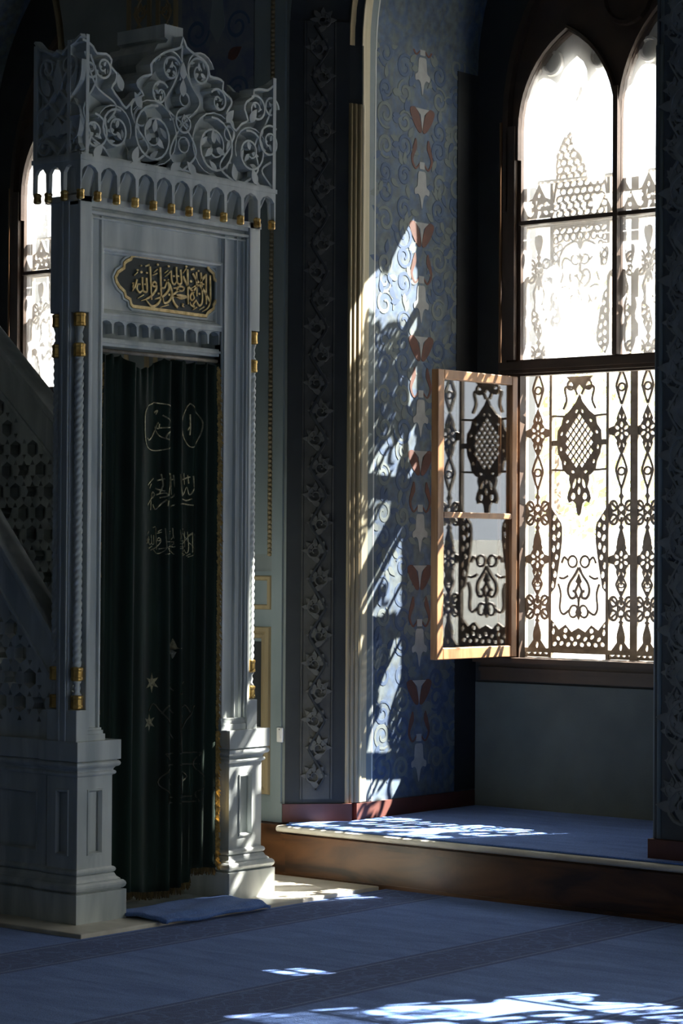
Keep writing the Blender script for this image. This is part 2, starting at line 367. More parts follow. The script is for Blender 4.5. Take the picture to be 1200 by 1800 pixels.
# hall-side wall sheet with the arched niches (left window, main window, added high openings on the right)
def niche_out(dx, offl, offr): return arch(XL+dx-offl, XR+dx+offr, ZN, SPR, 1.6, 14)
oL = niche_out(SHIFT, .21, .21); oM = niche_out(0, .21, .17)
W3 = (-3.75, -2.5, 1.9, 3.45)
P = [(-13, 0)]+[(-13, ZN)]+oL+oM+[(3.5, ZN), (3.5, 7.0), (-13, 7.0)]
P = [(-13, ZN)]+oL+oM+[(3.5, ZN), (3.5, 7.0), (-13, 7.0)]
hole3 = [(W3[0], W3[2]), (W3[1], W3[2]), (W3[1], W3[3]), (W3[0], W3[3])]
hole4 = [(-4.62, 2.2), (-4.34, 2.2), (-4.34, 2.62), (-4.62, 2.62)]
mb = MB().plate(FY(YW), P, [hole3, hole4], 0, -.22)
struct('wall_back', mb, 'wall')
struct('wall_back_base', MB().box(-13, 3.5, YW-.06, YW+.2, 0, ZN-.004), 'wood_riser')
# wall above / between behind the sheet so that no daylight leaks round the niches
for i, (a, b) in enumerate([(-13, XL+SHIFT-.3), (XR+SHIFT+.3, XL-.3), (XR+.3, -4.9), (-2.2, 3.5)]):
    struct('wall_back_core', MB().box(a, b, YW+.225, YB+.3, -.2, 7.0), 'wall')
# niches: splayed arris, reveal with arched soffit, back wall with window opening
def loft(A, B, ya, yb):
    m_ = MB(); n = len(A)
    vs = [(a, ya, b) for a, b in A]+[(a, yb, b) for a, b in B]
    m_.add(vs, [(i, i+1, n+i+1, n+i) for i in range(n-1)]); return m_
def extr(A, y0, y1, t=.03): return loft(A, A, y0, y1)
YS = 8.82
WOP = (-7.03, -5.555)                        # window opening in the niche back wall
for nm, dx, ol, orr in (('main', 0, .21, .17), ('beyond', SHIFT, .21, .21)):
    O = niche_out(dx, ol, orr); I = niche_out(dx, 0, 0)
    struct('wall_recess_splay', loft(O, I, YW, YS), 'band_dark')
    s_ = struct('wall_recess_reveal', loft(I, I, YS, YB), 'reveal')
    hole = arch(WOP[0]+dx, WOP[1]+dx, .93, WSP+.05, 1.6, 10)
    zt = 5.7
    outer = [(XL+dx-.3, ZN-.05), (XR+dx+.3, ZN-.05), (XR+dx+.3, zt), (XL+dx-.3, zt)]
    struct('wall_recess_back', MB().plate(FY(YB), outer, [hole], 0, -.30), 'band_dark')
    struct('wall_recess_panel', MB().box(XL+dx+.012, XR+dx-.012, YB-.012, YB+.01, ZN, .872), 'wall_grey')
    struct('floor_recess', MB().box(XL+dx-.35, XR+dx+.35, YW-.01, YB+.02, -.1, ZN-.012), 'wood_dark')
    struct('wall_recess_top', MB().box(XL+dx-.4, XR+dx+.4, YW+.225, YB+.3, 5.7, 7.0), 'wall')

# raised step in front of the niche: wooden riser with moulding, marble nosing
sx0 = -7.33
mb = MB().box(sx0+.01, 3.4, 8.455, YW, 0, .222)
mb.box(sx0, 3.4, 8.435, YW, .195, .212).box(sx0, 3.4, 8.444, YW, .182, .195).box(sx0, 3.4, 8.447, YW, 0, .03)
st = struct('trim_1', mb, 'wood_riser')
nos = []
for i in range(9):
    t = -PI/2+PI*i/8; nos.append((8.428-.014*math.cos(t), .236+.014*math.sin(t)))
nm_ = MB(); prof = nos+[(YW+.01, .25), (YW+.01, .222)]
n = len(prof); xs = [sx0-.02+.0*i for i in range(1)]
vs = [(sx0-.012, y, z) for y, z in prof]+[(3.4, y, z) for y, z in prof]
nm_.add(vs, [(i, (i+1) % n, n+(i+1) % n, n+i) for i in range(n)]+[tuple(range(n)), tuple(range(n, 2*n))])
nm_.box(sx0-.012, XL+.3, YW-.012, YW+.1, .222, .25)
struct('trim_2', nm_, 'marble_warm')

# ------------------------------------------------------------------ left pilaster (splayed) : margins, carved band, plinth, gilt edge
A_, B_, B2_ = (-7.389, 8.53), (-7.198, 8.74), (-7.176, 8.82)
nl = math.hypot(B_[0]-A_[0], B_[1]-A_[1]); nrm = ((B_[1]-A_[1])/nl, -(B_[0]-A_[0])/nl)
FS_ = FL(A_, B_, nrm)
pil = MB().fbox(FS_, 0, nl, ZN+.005, 4.0, -.02, .006)
pilo = struct('trim_3', pil, 'band_dark')
b0, b1 = nl*.285, nl*.735; bc = (b0+b1)/2; bh = (b1-b0)/2
mb = MB()
for a in (b0-.012, b1+.004): mb.fbox(FS_, a, a+.008, .36, 4.0, .004, .011)
mb.fbox(FS_, b0, b1, .36, 4.0, .0045, .0085)
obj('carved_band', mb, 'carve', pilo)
def vine(mb, fr, c, h, z0, z1, per, d0, d1, stem=None):
    """running vine with leaves, the carved or painted border motif"""
    z = z0; k = 0
    N_ = int((z1-z0)/per*24)
    P_ = [(c+h*.62*(2/PI)*math.asin(.96*math.sin(2*PI*(i/24)))*1.1, z0+per*i/24) for i in range(N_)]
    (stem or mb).ribbon(fr, P_, [h*.2, h*.3, h*.2], d0, d1*1.02)
    while z < z1-per*.2:
        s = 1
        for half in (0, 1):
            s = 1 if half == 0 else -1
            zc = z+per*(.25+.5*half)
            mb.ribbon(fr, spiral(c-s*h*.2, zc+.0, h*.62, h*.1, PI/2 if s > 0 else PI/2, 1.4*s, 18), [h*.16, h*.1], d0, d1)
            for q in range(5):
                an = (PI*.5 if s > 0 else PI*.5)+s*(q-2)*.75
                mb.plate(fr, leafp(c-s*h*.18+h*.25*math.cos(an), zc+h*.25*math.sin(an), an, h*.75, h*.36, 5), [], d0, d0+(d1-d0)*.7)
            mb.plate(fr, leafp(c+s*h*.25, zc-per*.2, PI/2+s*1.0, h*.95, h*.4, 5), [], d0, d1*.9)
            mb.plate(fr, leafp(c+s*h*.5, zc+per*.18, -PI/2-s*.6, h*.8, h*.36, 5), [], d0, d1*.9)
        z += per; k += 1
mb, ms = MB(), MB(); vine(mb, FS_, bc, bh*1.0, .40, 4.0, .262, .0085, .022, ms)
obj('carved_leaves', mb, 'carve_leaf', pilo, kind='stuff'); obj('carved_vine', ms, 'band_dark', pilo)
struct('baseboard_left', MB().fbox(FS_, -.012, nl+.03, ZN+.003, .338, -.02, .017), 'base_red')
# gilt roll mouldings from the pilaster to the painted reveal
mb = MB()
nl2 = math.hypot(B2_[0]-B_[0], B2_[1]-B_[1]); n2 = ((B2_[1]-B_[1])/nl2, -(B2_[0]-B_[0])/nl2); FG = FL(B_, B2_, n2)
for a, r in ((.006, .012), (.03, .013), (.056, .014)):
    p = FG(a, 0, .002); mb.lathe([(r, .34), (r, 3.62)], (p[0], p[1], 0), 10)
obj('gilt_roll', mb, 'ochre', pilo, True)
mb = MB().box(XL-.004, XL+.006, YS-.004, YS+.045, .34, 3.92)
p = (XL, YS-.002)
mb.lathe([(.012, .34), (.012, 3.62)], (p[0], p[1], 0), 10)
# along the arch
def archline(off, y0, y1, dx=0, n=18):
    A = arch(XL+dx+off, XR+dx-off, SPR, SPR, 1.6, n)[1:-1]
    Bq = arch(XL+dx+off+.006, XR+dx-off-.006, SPR, SPR, 1.6, n)[1:-1]
    m_ = MB(); k = len(A); vs = []
    for (a, b), (c, d) in zip(A, Bq): vs += [(a, y0, b), (a, y1, b), (c, y1, d), (c, y0, d)]
    fs = []
    for i in range(k-1):
        for q in range(4): fs.append((4*i+q, 4*i+(q+1) % 4, 4*i+4+(q+1) % 4, 4*i+4+q))
    return m_.add(vs, fs)
e1 = obj('gilt_edge', mb, 'cream', pilo)
obj('gilt_edge', archline(-.001, YS-.01, YS+.045), 'cream', pilo)
obj('gilt_roll', archline(-.03, YS-.07, YS-.012), 'ochre', pilo)
obj('grey_border', MB().box(XL-.002, XL+.002, YS+.045, YS+.088, .34, 3.92), 'greyline', pilo)
obj('grey_border', archline(-.002, YS+.045, YS+.088), 'greyline', pilo)
obj('pale_line', MB().box(XL-.002, XL+.003, YS+.088, YS+.097, .34, 3.92), 'paleline', pilo)
obj('pale_line', archline(-.001, YS+.088, YS+.097), 'paleline', pilo)
struct('baseboard_recess', MB().box(XL-.02, XL+.012, YS-.03, YB, ZN+.003, .335), 'base_red')

# painted ornament on the reveal: thin raised paint, piece by piece
obj('shade_strip', MB().box(XL-.002, XL+.0045, 9.56, YB, .34, 3.9), 'band_dark', pilo)  # dark strip puts the deep shade beside the window into the colour
rev = struct('trim_4', MB().box(XL-.02, XL+.0012, YS+.6, YS+.601, .34, .345), 'reveal')
FRV = FX(XL+.0008)
YO = 9.275
tul = spline([(0, .10), (.035, .095), (.042, .05), (.048, .0), (.075, -.02), (.07, -.055), (.04, -.05), (.018, -.075), (.0, -.15),
              (-.018, -.075), (-.04, -.05), (-.07, -.055), (-.075, -.02), (-.048, 0), (-.042, .05), (-.035, .095)], 3, True)
tul = [(a*.78, b*.74) for a, b in tul]
PER = .555
for k in range(-2, 7):
    zc = 3.29-PER*k+ (0.0)
    if zc > .5: obj('painted_tulip', MB().plate(FRV, [(YO+a, zc+b) for a, b in tul], [], 0, .0016), 'tulip', rev)
    zr = zc-.235
    if .45 < zr < 4.3:
        mb = MB()
        for s in (-1, 1):
            mb.plate(FRV, [(YO+s*a, zr+b) for a, b in spline([(.004, -.05), (.03, -.055), (.075, -.005), (.098, .05), (.055, .062), (.02, .02)], 3, True)], [], 0, .0014)
            mb.ribbon(FRV, [(YO+s*a, zr+b) for a, b in spline([(.05, -.09), (.055, -.13), (.078, -.19), (.05, -.235), (.014, -.205)], 5)], [.008, .034, .018, .010, .008], 0, .0014, .9)
        obj('painted_red_flower', mb, 'red', rev)
        obj('painted_wedge', MB().plate(FRV, [(YO-.055, zr+.06), (YO+.055, zr+.06), (YO+.015, zr+.03), (YO, zr-.05), (YO-.015, zr+.03)], [], .0002, .0018), 'tulip', rev)
        obj('painted_square', MB().fbox(FRV, YO-.02, YO+.02, zr-.235, zr-.2, 0, .0016), 'tulip', rev)
JIT = .22
mbd = MB(); mbo = MB()
rnd = random.Random(3)
z = .5
while z < 4.0:
    for s in (-1, 1):
        for yo in (.13, .27, .38):
            yc = YO+s*yo*1.05
            if yc > YB-.04 or yc < YS+.13: continue
            zz = z+rnd.uniform(-.04, .04)
            dr = 1 if rnd.random() < .5 else -1
            r_ = rnd.uniform(.05, .075)
            tgt = mbd if rnd.random() < .55 else mbo
            tgt.ribbon(FRV, spiral(yc, zz, r_, .012, rnd.uniform(0, 6.28), dr*1.35, 20), [.010, .022, .012], 0, .0009, .9)
            for q in range(3):
                an = rnd.uniform(0, 2*PI)
                (mbo if tgt is mbd else mbd).plate(FRV, leafp(yc+.05*math.cos(an), zz+.05*math.sin(an), an, .07, .032, 5), [], 0, .0011)
    z += .135
JIT = 0
obj('painted_blue_scroll', mbd, 'reveal_dark', rev, kind='stuff')
obj('painted_grey_scroll', mbo, 'reveal_olive', rev, kind='stuff')

# ------------------------------------------------------------------ right pier
rp = struct('trim_5', MB().box(-5.365, -5.355, YW-.012, YW+.012, .34, 4.2).box(-5.33, -5.0, YW-.012, YW+.01, .34, 4.2), 'band_mid')
mb = MB(); mb.lathe([(.014, .34), (.014, 3.62)], (-5.366, YW+.006, 0), 10); mb.lathe([(.012, .34), (.012, 3.62)], (-5.345, YW-.004, 0), 10)
obj('gilt_roll', mb, 'greyline', rp, True)
mb = MB(); vine(mb, FY(YW-.012), -5.19, .14, .38, 4.2, .36, 0, .014); vine(mb, FY(YW-.012), -5.265, .06, .48, 4.2, .24, 0, .011)
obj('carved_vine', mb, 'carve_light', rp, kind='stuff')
struct('baseboard_right', MB().box(-5.385, -4.95, YW-.03, YW+.2, ZN+.003, .338), 'base_red')

# ------------------------------------------------------------------ hall wall between the windows, behind the pulpit
FW_ = FY(YW)
wp = struct('trim_6', MB().fbox(FW_, -7.47, -7.405, .34, 4.8, 0, .012).fbox(FW_, -7.60, -7.50, 1.5, 4.8, 0, .008), 'greyline')
mb = MB()
for i in range(150):
    z = 1.5+i*.022
    mb.lathe([(.002, -.010), (.012, -.005), (.012, .005), (.002, .010)], (-7.485, YW-.008, z), 8)
obj('bead_moulding', mb, 'ochre', wp, True, 'stuff')
obj('bead_strip', MB().fbox(FW_, -7.503, -7.467, 1.5, 4.8, 0, .006), 'ochre', wp)
pb = obj('painted_panel', MB().fbox(FW_, -8.08, -7.61, 1.6, 4.8, 0, .004), 'panelblue', wp)
mbw, mbr, mbs = MB(), MB(), MB()
FP = FY(YW-.004); pc = -7.845
for z in (3.55, 4.15, 4.75):
    mbw.plate(FP, [(pc+a, z+b) for a, b in [(0, .22), (.05, .1), (.035, 0), (.05, -.12), (0, -.2), (-.05, -.12), (-.035, 0), (-.05, .1)]], [], 0, .0015)
    for s in (-1, 1):
        mbr.plate(FP, leafp(pc+s*.06, z+.02, PI/2-s*.5, .13, .07), [], 0, .0015); mbr.plate(FP, leafp(pc+s*.07, z-.28, PI/2-s*1.1, .1, .06), [], 0, .0015)
        mbs.ribbon(FP, spiral(pc+s*.13, z-.13, .075, .015, 0, s*1.4), [.012, .02, .01], 0, .001, .9)
        mbs.ribbon(FP, spiral(pc+s*.14, z+.16, .07, .015, PI, -s*1.4), [.012, .02, .01], 0, .001, .9)
obj('painted_cypress', mbw, 'greyline', wp); obj('painted_red_flower', mbr, 'red', wp); obj('painted_blue_scroll', mbs, 'reveal_dark', wp)
mb = MB()
for x in (-8.12, -8.24, -8.30, -8.44): mb.fbox(FW_, x-.012, x+.012, 1.6, 4.8, 0, .01)
obj('gilt_strip', mb, 'ochre', wp)
mb = MB(); vine(mb, FW_, -8.18, .045, 2.9, 4.8, .2, .001, .008); vine(mb, FW_, -8.37, .055, 2.9, 4.8, .22, .001, .008)
obj('painted_vine', mb, 'ochre', wp, kind='stuff')
# lower dado panel with ochre frame beside the pulpit
dp = struct('trim_7', MB().fbox(FW_, -8.3, -7.43, .34, 1.42, 0, .005), 'greyline')
obj('panel_frame', MB().frame(FW_, -8.2, -7.475, .375, 1.16, [(0, .005), (.004, .02), (.022, .022), (.03, .014), (.036, .02), (.052, .016), (.056, .005)]), 'ochre', dp)
obj('panel_field', MB().fbox(FW_, -8.13, -7.535, .44, 1.09, 0, .008), 'band_dark', dp)
obj('panel_frame', MB().frame(FW_, -8.2, -7.475, 1.24, 1.40, [(0, .005), (.004, .014), (.02, .014), (.024, .005)]), 'ochre', dp)
struct('baseboard_back', MB().fbox(FW_, -13, -7.40, ZN, .34, 0, .008), 'greyline')
# beyond window: gilt edges of that niche
mb = MB()
for x, y in ((XR+SHIFT, YS), (XL+SHIFT, YS)): mb.lathe([(.02, .34), (.02, 3.62)], (x, y, 0), 10)
wl = struct('trim_8', mb, 'ochre', True)
obj('gilt_edge', archline(-.03, YS-.07, YS-.01, SHIFT), 'ochre', wl); obj('gilt_edge', archline(-.18, YW-.012, YW+.03, SHIFT), 'ochre', wl)

# ================================================================== WINDOWS
ZS0, ZT0, ZT1, ZBAR = 1.0, 2.385, 2.465, 3.137
GXL, GXR = -6.912, -5.60; MUL = (-6.357, -6.331)
def lancet(xl, xr, n=8, z0=ZBAR+.01): return arch(xl, xr, z0, 3.6, 1.85, n)
TREF = [(917,240),(919,215),(928,180),(937,155),(946,142),(954,137),(966,139),(976,146),(981,157),(983,138),(990,122),(1002,108),(1013,98),(1024,108),(1030,122),(1031,146),(1040,132),(1052,119),(1062,115),(1073,122),(1080,140),(1082,175),(1082,240)]
def build_window(idx, dx, y0):
    mb = MB(); fr = FY(y0)
    hx0, hx1 = WOP[0]+dx, WOP[1]+dx
    # outer wooden frame with the lower opening and two lancets
    low = [(GXL+dx, ZS0), (GXR+dx, ZS0), (GXR+dx, ZT0), (GXL+dx, ZT0)]
    midl = [(GXL+dx, ZT1), (MUL[0]+dx, ZT1), (MUL[0]+dx, ZBAR-.01), (GXL+dx, ZBAR-.01)]
    midr = [(MUL[1]+dx, ZT1), (GXR+dx, ZT1), (GXR+dx, ZBAR-.01), (MUL[1]+dx, ZBAR-.01)]
    ll = lancet(GXL+dx, MUL[0]+dx); lr = lancet(MUL[1]+dx, GXR+dx)
    outer = arch(hx0, hx1, .93, WSP+.05, 1.6, 10)
    mb.plate(fr, outer, [low, midl, midr, ll, lr], .0, -.05)
    wn = struct('window_%d' % idx, mb, 'wood_dark')
    # raised stiles, transom and bars
    t = MB(); t.fbox(fr, hx0+.01, GXR+dx, ZT0+.012, ZT0+.03, 0, .02).fbox(fr, hx0+.01, GXR+dx, ZT0+.03, ZT1-.012, 0, .035)
    obj('transom', t, 'wood_dark', wn)
    t = MB(); t.fbox(fr, GXL+dx-.07, GXL+dx-.02, ZT1, 3.62, 0, .03); t.fbox(fr, GXL+dx-.105, GXL+dx-.075, ZS0, 3.62, 0, .012)
    obj('stile', t, 'wood_dark', wn)
    t = MB(); t.lathe([(.008, ZS0), (.008, 3.65)], (hx0-.002, y0-.004, 0), 8)
    obj('bead', t, 'wood_leaf', wn, True)
    t = MB(); t.fbox(fr, GXL+dx, GXR+dx, ZBAR-.010, ZBAR+.010, -.005, .018); obj('glazing_bar', t, 'wood_dark', wn)
    t = MB(); t.fbox(fr, MUL[0]+dx, MUL[1]+dx, ZT1, 3.75, -.005, .03); obj('mullion', t, 'wood_dark', wn)
    # arched mouldings
    for a, b in ((GXL+dx, MUL[0]+dx), (MUL[1]+dx, GXR+dx)):
        t = MB(); t.ribbon(fr, arch(a-.012, b+.012, 3.45, 3.6, 1.85, 10), .024, 0, .022, .6); obj('arch_moulding', t, 'wood_dark', wn)
    t = MB(); t.ribbon(fr, arch(hx0+.04, hx1-.04, 3.2, 3.65, 1.6, 14), .05, 0, .03, .6)
    t.ribbon(fr, ell((hx0+hx1)/2, 4.18, .13, .13, 0, 20), .03, 0, .025, .6, True); obj('tracery_moulding', t, 'wood_dark', wn)
    # glass
    for k_, P_ in enumerate((midl, midr, ll, lr)):
        obj('pane', MB().plate(FY(y0+.022), P_, [], 0, -.003), 'glass_dust_bloom_top' if k_ > 1 else 'glass_dust_bloom', wn)
    # stone tracery outside the glass: trefoil heads
    tl = [tuple(px(x, y, 1, YB+.05)[k] for k in (0, 2)) for x, y in TREF]
    tl = [(a+dx, b) for a, b in tl]; tr_ = [(a+.595, b) for a, b in tl]
    tl[0] = (tl[0][0], 3.35); tl[-1] = (tl[-1][0], 3.35); tr_[0] = (tr_[0][0], 3.35); tr_[-1] = (tr_[-1][0], 3.35)
    rings = []
    for c in (-6.80, -6.47, -6.21, -5.88): rings.append(ell(c+dx, 3.93 if c in (-6.80, -5.88) else 3.93, .045, .045, 0, 12))
    t = MB().plate(FY(y0+.055), arch(hx0+.01, hx1-.01, 3.34, WSP+.04, 1.6, 10), [tl, tr_], 0, -.05)
    for a in (-6.76, -6.48, -6.20, -5.90):
        t.ribbon(FY(y0+.055), ell(a+dx, 3.92, .055, .055, 0, 16), .02, 0, .02, .6, True)
    obj('stone_tracery', t, 'stone_out', wn)
    # sill board
    t = MB(); t.box(hx0-.10, hx1+.06, y0-.09, y0+.02, .975, 1.0); t.box(hx0-.09, hx1+.05, y0-.035, y0+.01, .885, .975); t.box(hx0-.09, hx1+.05, y0-.05, y0+.01, .93, .95)
    obj('sill', t, 'wood_dark', wn)
    t = MB(); t.box(hx0-.3, hx1+.3, y0+.28, y0+.34, ZS0-.2, ZS0-.02); t.box(hx0, hx1, y0+.05, y0+.30, .9, ZS0-.0); obj('stone_sill', t, 'stone_out', wn)
    return wn
WIN1 = build_window(1, 0, YB); build_window(2, SHIFT, YB)
mb = MB().frame(FY(YW), W3[0]-.05, W3[1]+.05, W3[2]-.05, W3[3]+.05, [(0, 0), (.0, .02), (.05, .02), (.05, -.05), (.03, -.05)])
w3 = struct('window_3', mb, 'wood_dark')  # unseen opening, added and sized to throw a sun band across the floor
mb = MB().frame(FY(YW), -4.66, -4.30, 2.16, 2.66, [(0, 0), (.0, .02), (.04, .02), (.04, -.05), (.03, -.05)])
w4 = struct('window_4', mb, 'wood_dark')  # unseen opening, added only to cast one sun patch on the carpet
t = MB()
for i in range(3): t.fbox(FY(YW+.1), -4.62, -4.34, 2.28+.11*i, 2.31+.11*i, 0, .02)
for i in range(2): t.fbox(FY(YW+.1), -4.545+.1*i, -4.525+.1*i, 2.2, 2.62, 0, .02)
obj('lattice', t, 'iron', w4)

# ------------------------------------------------------------------ iron grilles outside
YG = 9.845
G0 = FY(0)
T0, T1 = -.008, .008
def mesh_of(fn):
    m_ = MB(); fn(m_); me = m_.mesh('grille_piece'); me.materials.append(M['iron']); return me
def g_rosette(m_):
    R = .05; P_ = []
    for k in range(24):
        a = 2*PI*k/24; c, s = math.cos(a), math.sin(a)
        r = R*(1+.05*math.cos(6*a)); x, y = r*c, r*s*1.05
        if abs(s) < .4: x = .076 if c > 0 else -.076
        P_.append((x, y))
    H = [ell(.030*math.cos(PI/2+PI*k/3), .030*math.sin(PI/2+PI*k/3), .0135, .0085, PI/2+PI*k/3, 8) for k in range(6)]+[ell(0, 0, .0065, .0065, 0, 8)]
    m_.plate(G0, P_, H, T0, T1)
    for s in (-1, 1):
        Q = [(-.026, s*.046), (-.03, s*.06), (-.02, s*.085), (0, s*.125), (.02, s*.085), (.03, s*.06), (.026, s*.046)]
        m_.plate(G0, Q, [ell(-.011, s*.07, .005, .012, s*.25, 7), ell(.011, s*.07, .005, .012, -s*.25, 7)], T0, T1)
def g_lozenge(m_):
    for s in (-1, 1):
        m_.ribbon(G0, spline([(0, .085), (s*.012, .06), (s*.03, .01), (s*.026, -.015), (s*.010, -.06), (0, -.085)], 4), .0125, T0, T1, 1)
    m_.ribbon(G0, ell(0, -.002, .019, .018, 0, 14), .010, T0, T1, 1, True)
def g_stem(m_):
    m_.ribbon(G0, [(0, .05), (0, -.05)], .012, T0, T1, 1)
    m_.plate(G0, [(-.006, .014), (.006, .014), (.015, 0), (.006, -.014), (-.006, -.014), (-.015, 0)], [], T0, T1)
def g_block(m_):
    for sx in (-1, 1):
        for sz in (-1, 1): m_.ribbon(G0, ell(sx*.044, sz*.033, .021, .024, 0, 12), .012, T0, T1, 1, True)
    m_.ribbon(G0, [(-.065, -.052), (0, 0), (.065, .052)], .010, T0, T1, 1); m_.ribbon(G0, [(.065, -.052), (0, 0), (-.065, .052)], .010, T0, T1, 1)
    m_.ribbon(G0, ell(0, 0, .02, .045, 0, 12), .009, T0, T1, 1, True)
    m_.plate(G0, [(-.076, .015), (-.05, .012), (-.05, -.012), (-.076, -.015)], [], T0, T1); m_.plate(G0, [(.076, .015), (.05, .012), (.05, -.012), (.076, -.015)], [], T0, T1)
def g_drop(m_):
    m_.plate(G0, spline([(0, .08), (.006, .05), (.022, .0), (.024, -.03), (.016, -.05), (-.016, -.05), (-.024, -.03), (-.022, 0), (-.006, .05)], 2, True), [], T0, T1)
def g_foot(m_):
    m_.plate(G0, [(-.074, -.05), (.074, -.05), (.074, -.03), (.05, .0), (.025, .03), (.008, .06), (-.008, .06), (-.025, .03), (-.05, 0), (-.074, -.03)],
             [ell(-.048, -.026, .017, .009, .4, 8), ell(.048, -.026, .017, .009, -.4, 8), ell(-.016, -.028, .012, .009, 0, 8), ell(.016, -.028, .012, .009, 0, 8), ell(0, .012, .007, .018, 0, 8)], T0, T1)
def g_medallion(m_):
    half = [(0, .24), (.02, .20), (.06, .155), (.095, .13), (.105, .09), (.128, .06), (.132, .0), (.125, -.05), (.105, -.09), (.098, -.13), (.07, -.155), (.03, -.17)]
    O = half+[(-a, b) for a, b in reversed(half[1:])]
    H = []
    inner = [(a*.70, b*.66-.012) for a, b in O]
    g = .034
    for i in range(-8, 9):
        for j in range(-10, 11):
            x = i*g/2; z_ = j*g*.62
            if (i+j) % 2: continue
            if inside((x, z_), inner) and distpoly((x, z_), inner) > .006: H.append([(x+.012, z_), (x, z_+.016), (x-.012, z_), (x, z_-.016)])
    ring = spline([(a*.83, b*.81-.008) for a, b in O], 6, True); acc = 0; last = ring[0]; cnt = 0
    for p, q in zip(ring, ring[1:]):
        acc += math.hypot(q[0]-p[0], q[1]-p[1])
        if acc > .033:
            acc = 0; an = math.atan2(q[1]-p[1], q[0]-p[0])
            if all(math.hypot(q[0]-h[0][0], q[1]-h[0][1]) > .034 for h in H[-1:]): H.append(ell(q[0], q[1], .0105, .007, an, 8))
    m_.plate(G0, O, H, T0, T1)
    # pierced pendant
    ph = [(.055, -.155), (.06, -.18), (.05, -.215), (.062, -.24), (.07, -.27), (.06, -.295), (.036, -.285), (.02, -.30), (.012, -.345), (0, -.36)]
    O2 = ph+[(-a, b) for a, b in reversed(ph[:-1])]
    H2 = [ell(s*.034, -.262, .013, .017, 0, 8) for s in (-1, 1)]+[ell(s*.027, -.20, .008, .026, s*.3, 8) for s in (-1, 1)]+[ell(0, -.235, .008, .02, 0, 8), ell(0, -.185, .008, .014, 0, 8)]
    m_.plate(G0, O2, H2, T0, T1)
    for s in (-1, 1):
        for zz in (.13, -.135): m_.ribbon(G0, [(s*.09, zz), (s*.165, zz+.004)], .010, T0, T1, 1)
        m_.ribbon(G0, [(s*.12, .0), (s*.165, .0)], .026, T0, T1, 1)
        m_.ribbon(G0, spline([(s*.012, .235), (s*.035, .27), (s*.085, .27), (s*.075, .21), (s*.095, .165)], 5), .012, T0, T1, 1)
        m_.ribbon(G0, ell(s*.052, .282, .019, .022, 0, 12), .011, T0, T1, 1, True)
    m_.plate(G0, [(-.05, .30), (-.02, .262), (0, .285), (.02, .262), (.05, .30), (.08, .325), (-.08, .325)], [], T0, T1)
def g_wing(s):
    def fn(m_):
        O = [(.165, .30), (.155, .255), (.125, .215), (.105, .19), (.098, .165), (.098, .1), (.108, .03), (.118, -.03), (.128, -.08), (.138, -.13), (.165, -.16)]
        H = [ell(.142, .215, .010, .018, .4, 8), ell(.120, .178, .010, .012, 0, 8), ell(.147, .165, .009, .015, 0, 8), ell(.118, .13, .010, .016, .3, 8), ell(.145, .115, .011, .017, -.3, 8),
             ell(.122, .075, .009, .018, .1, 8), ell(.148, .06, .009, .018, 0, 8), ell(.131, .02, .010, .014, 0, 8), ell(.150, -.02, .008, .017, 0, 8), ell(.140, -.065, .010, .017, 0, 8), ell(.152, -.115, .007, .018, 0, 8)]
        f = lambda P_: [(s*a, b) for a, b in P_]
        m_.plate(G0, f(O), [f(h) for h in H], T0, T1)
    return fn
def g_heart(m_):
    for s in (-1, 1):
        q = lambda P_: [(s*a, b) for a, b in P_]
        m_.ribbon(G0, q(spline([(0, .10), (.025, .06), (.055, .02), (.062, -.02), (.045, -.05), (.02, -.045), (.018, -.02), (.036, -.015)], 5)), .014, T0, T1, 1)
        m_.ribbon(G0, ell(s*.036, .128, .026, .028, 0, 14), .011, T0, T1, 1, True)
        m_.ribbon(G0, q(spline([(.06, .13), (.085, .15), (.10, .12)], 4)), .011, T0, T1, 1)
        m_.ribbon(G0, q(spline([(.06, .06), (.09, .045), (.115, .05)], 4)), .011, T0, T1, 1)
        m_.ribbon(G0, ell(s*.03, -.115, .024, .03, s*.3, 14), .011, T0, T1, 1, True)
        m_.ribbon(G0, q(spline([(.055, -.11), (.09, -.13), (.11, -.10), (.105, -.03), (.12, .02)], 5)), .012, T0, T1, 1)
    m_.plate(G0, [(0, .07), (.012, .045), (.02, .03), (.008, .02), (.03, -.02), (.008, -.055), (.006, -.09), (.02, -.12), (0, -.16), (-.02, -.12), (-.006, -.09), (-.008, -.055), (-.03, -.02), (-.008, .02), (-.02, .03), (-.012, .045)],
             [[(0, .012), (.012, -.018), (0, -.045), (-.012, -.018)]], T0, T1)
def g_panel(m_):
    O = [(-.165, -.075), (.165, -.075), (.165, .075), (.115, .02), (.075, .045), (.04, .01), (0, .03), (-.04, .01), (-.075, .045), (-.115, .02), (-.165, .075)]
    H = []
    for k in range(8): H.append(ell(-.14+.04*k, -.052+(.004 if k % 2 else 0), .013, .010, .5 if k < 4 else -.5, 8))
    for k in range(7): H.append(ell(-.12+.04*k, -.02+(.006 if k % 2 else -.004), .013, .009, -.7 if k < 3 else .7, 8))
    for s in (-1, 1): H += [ell(s*.148, .01, .008, .016, 0, 8), ell(s*.148, .045, .007, .012, 0, 8), ell(s*.076, .016, .012, .012, 0, 8)]
    m_.plate(G0, O, H, T0, T1)
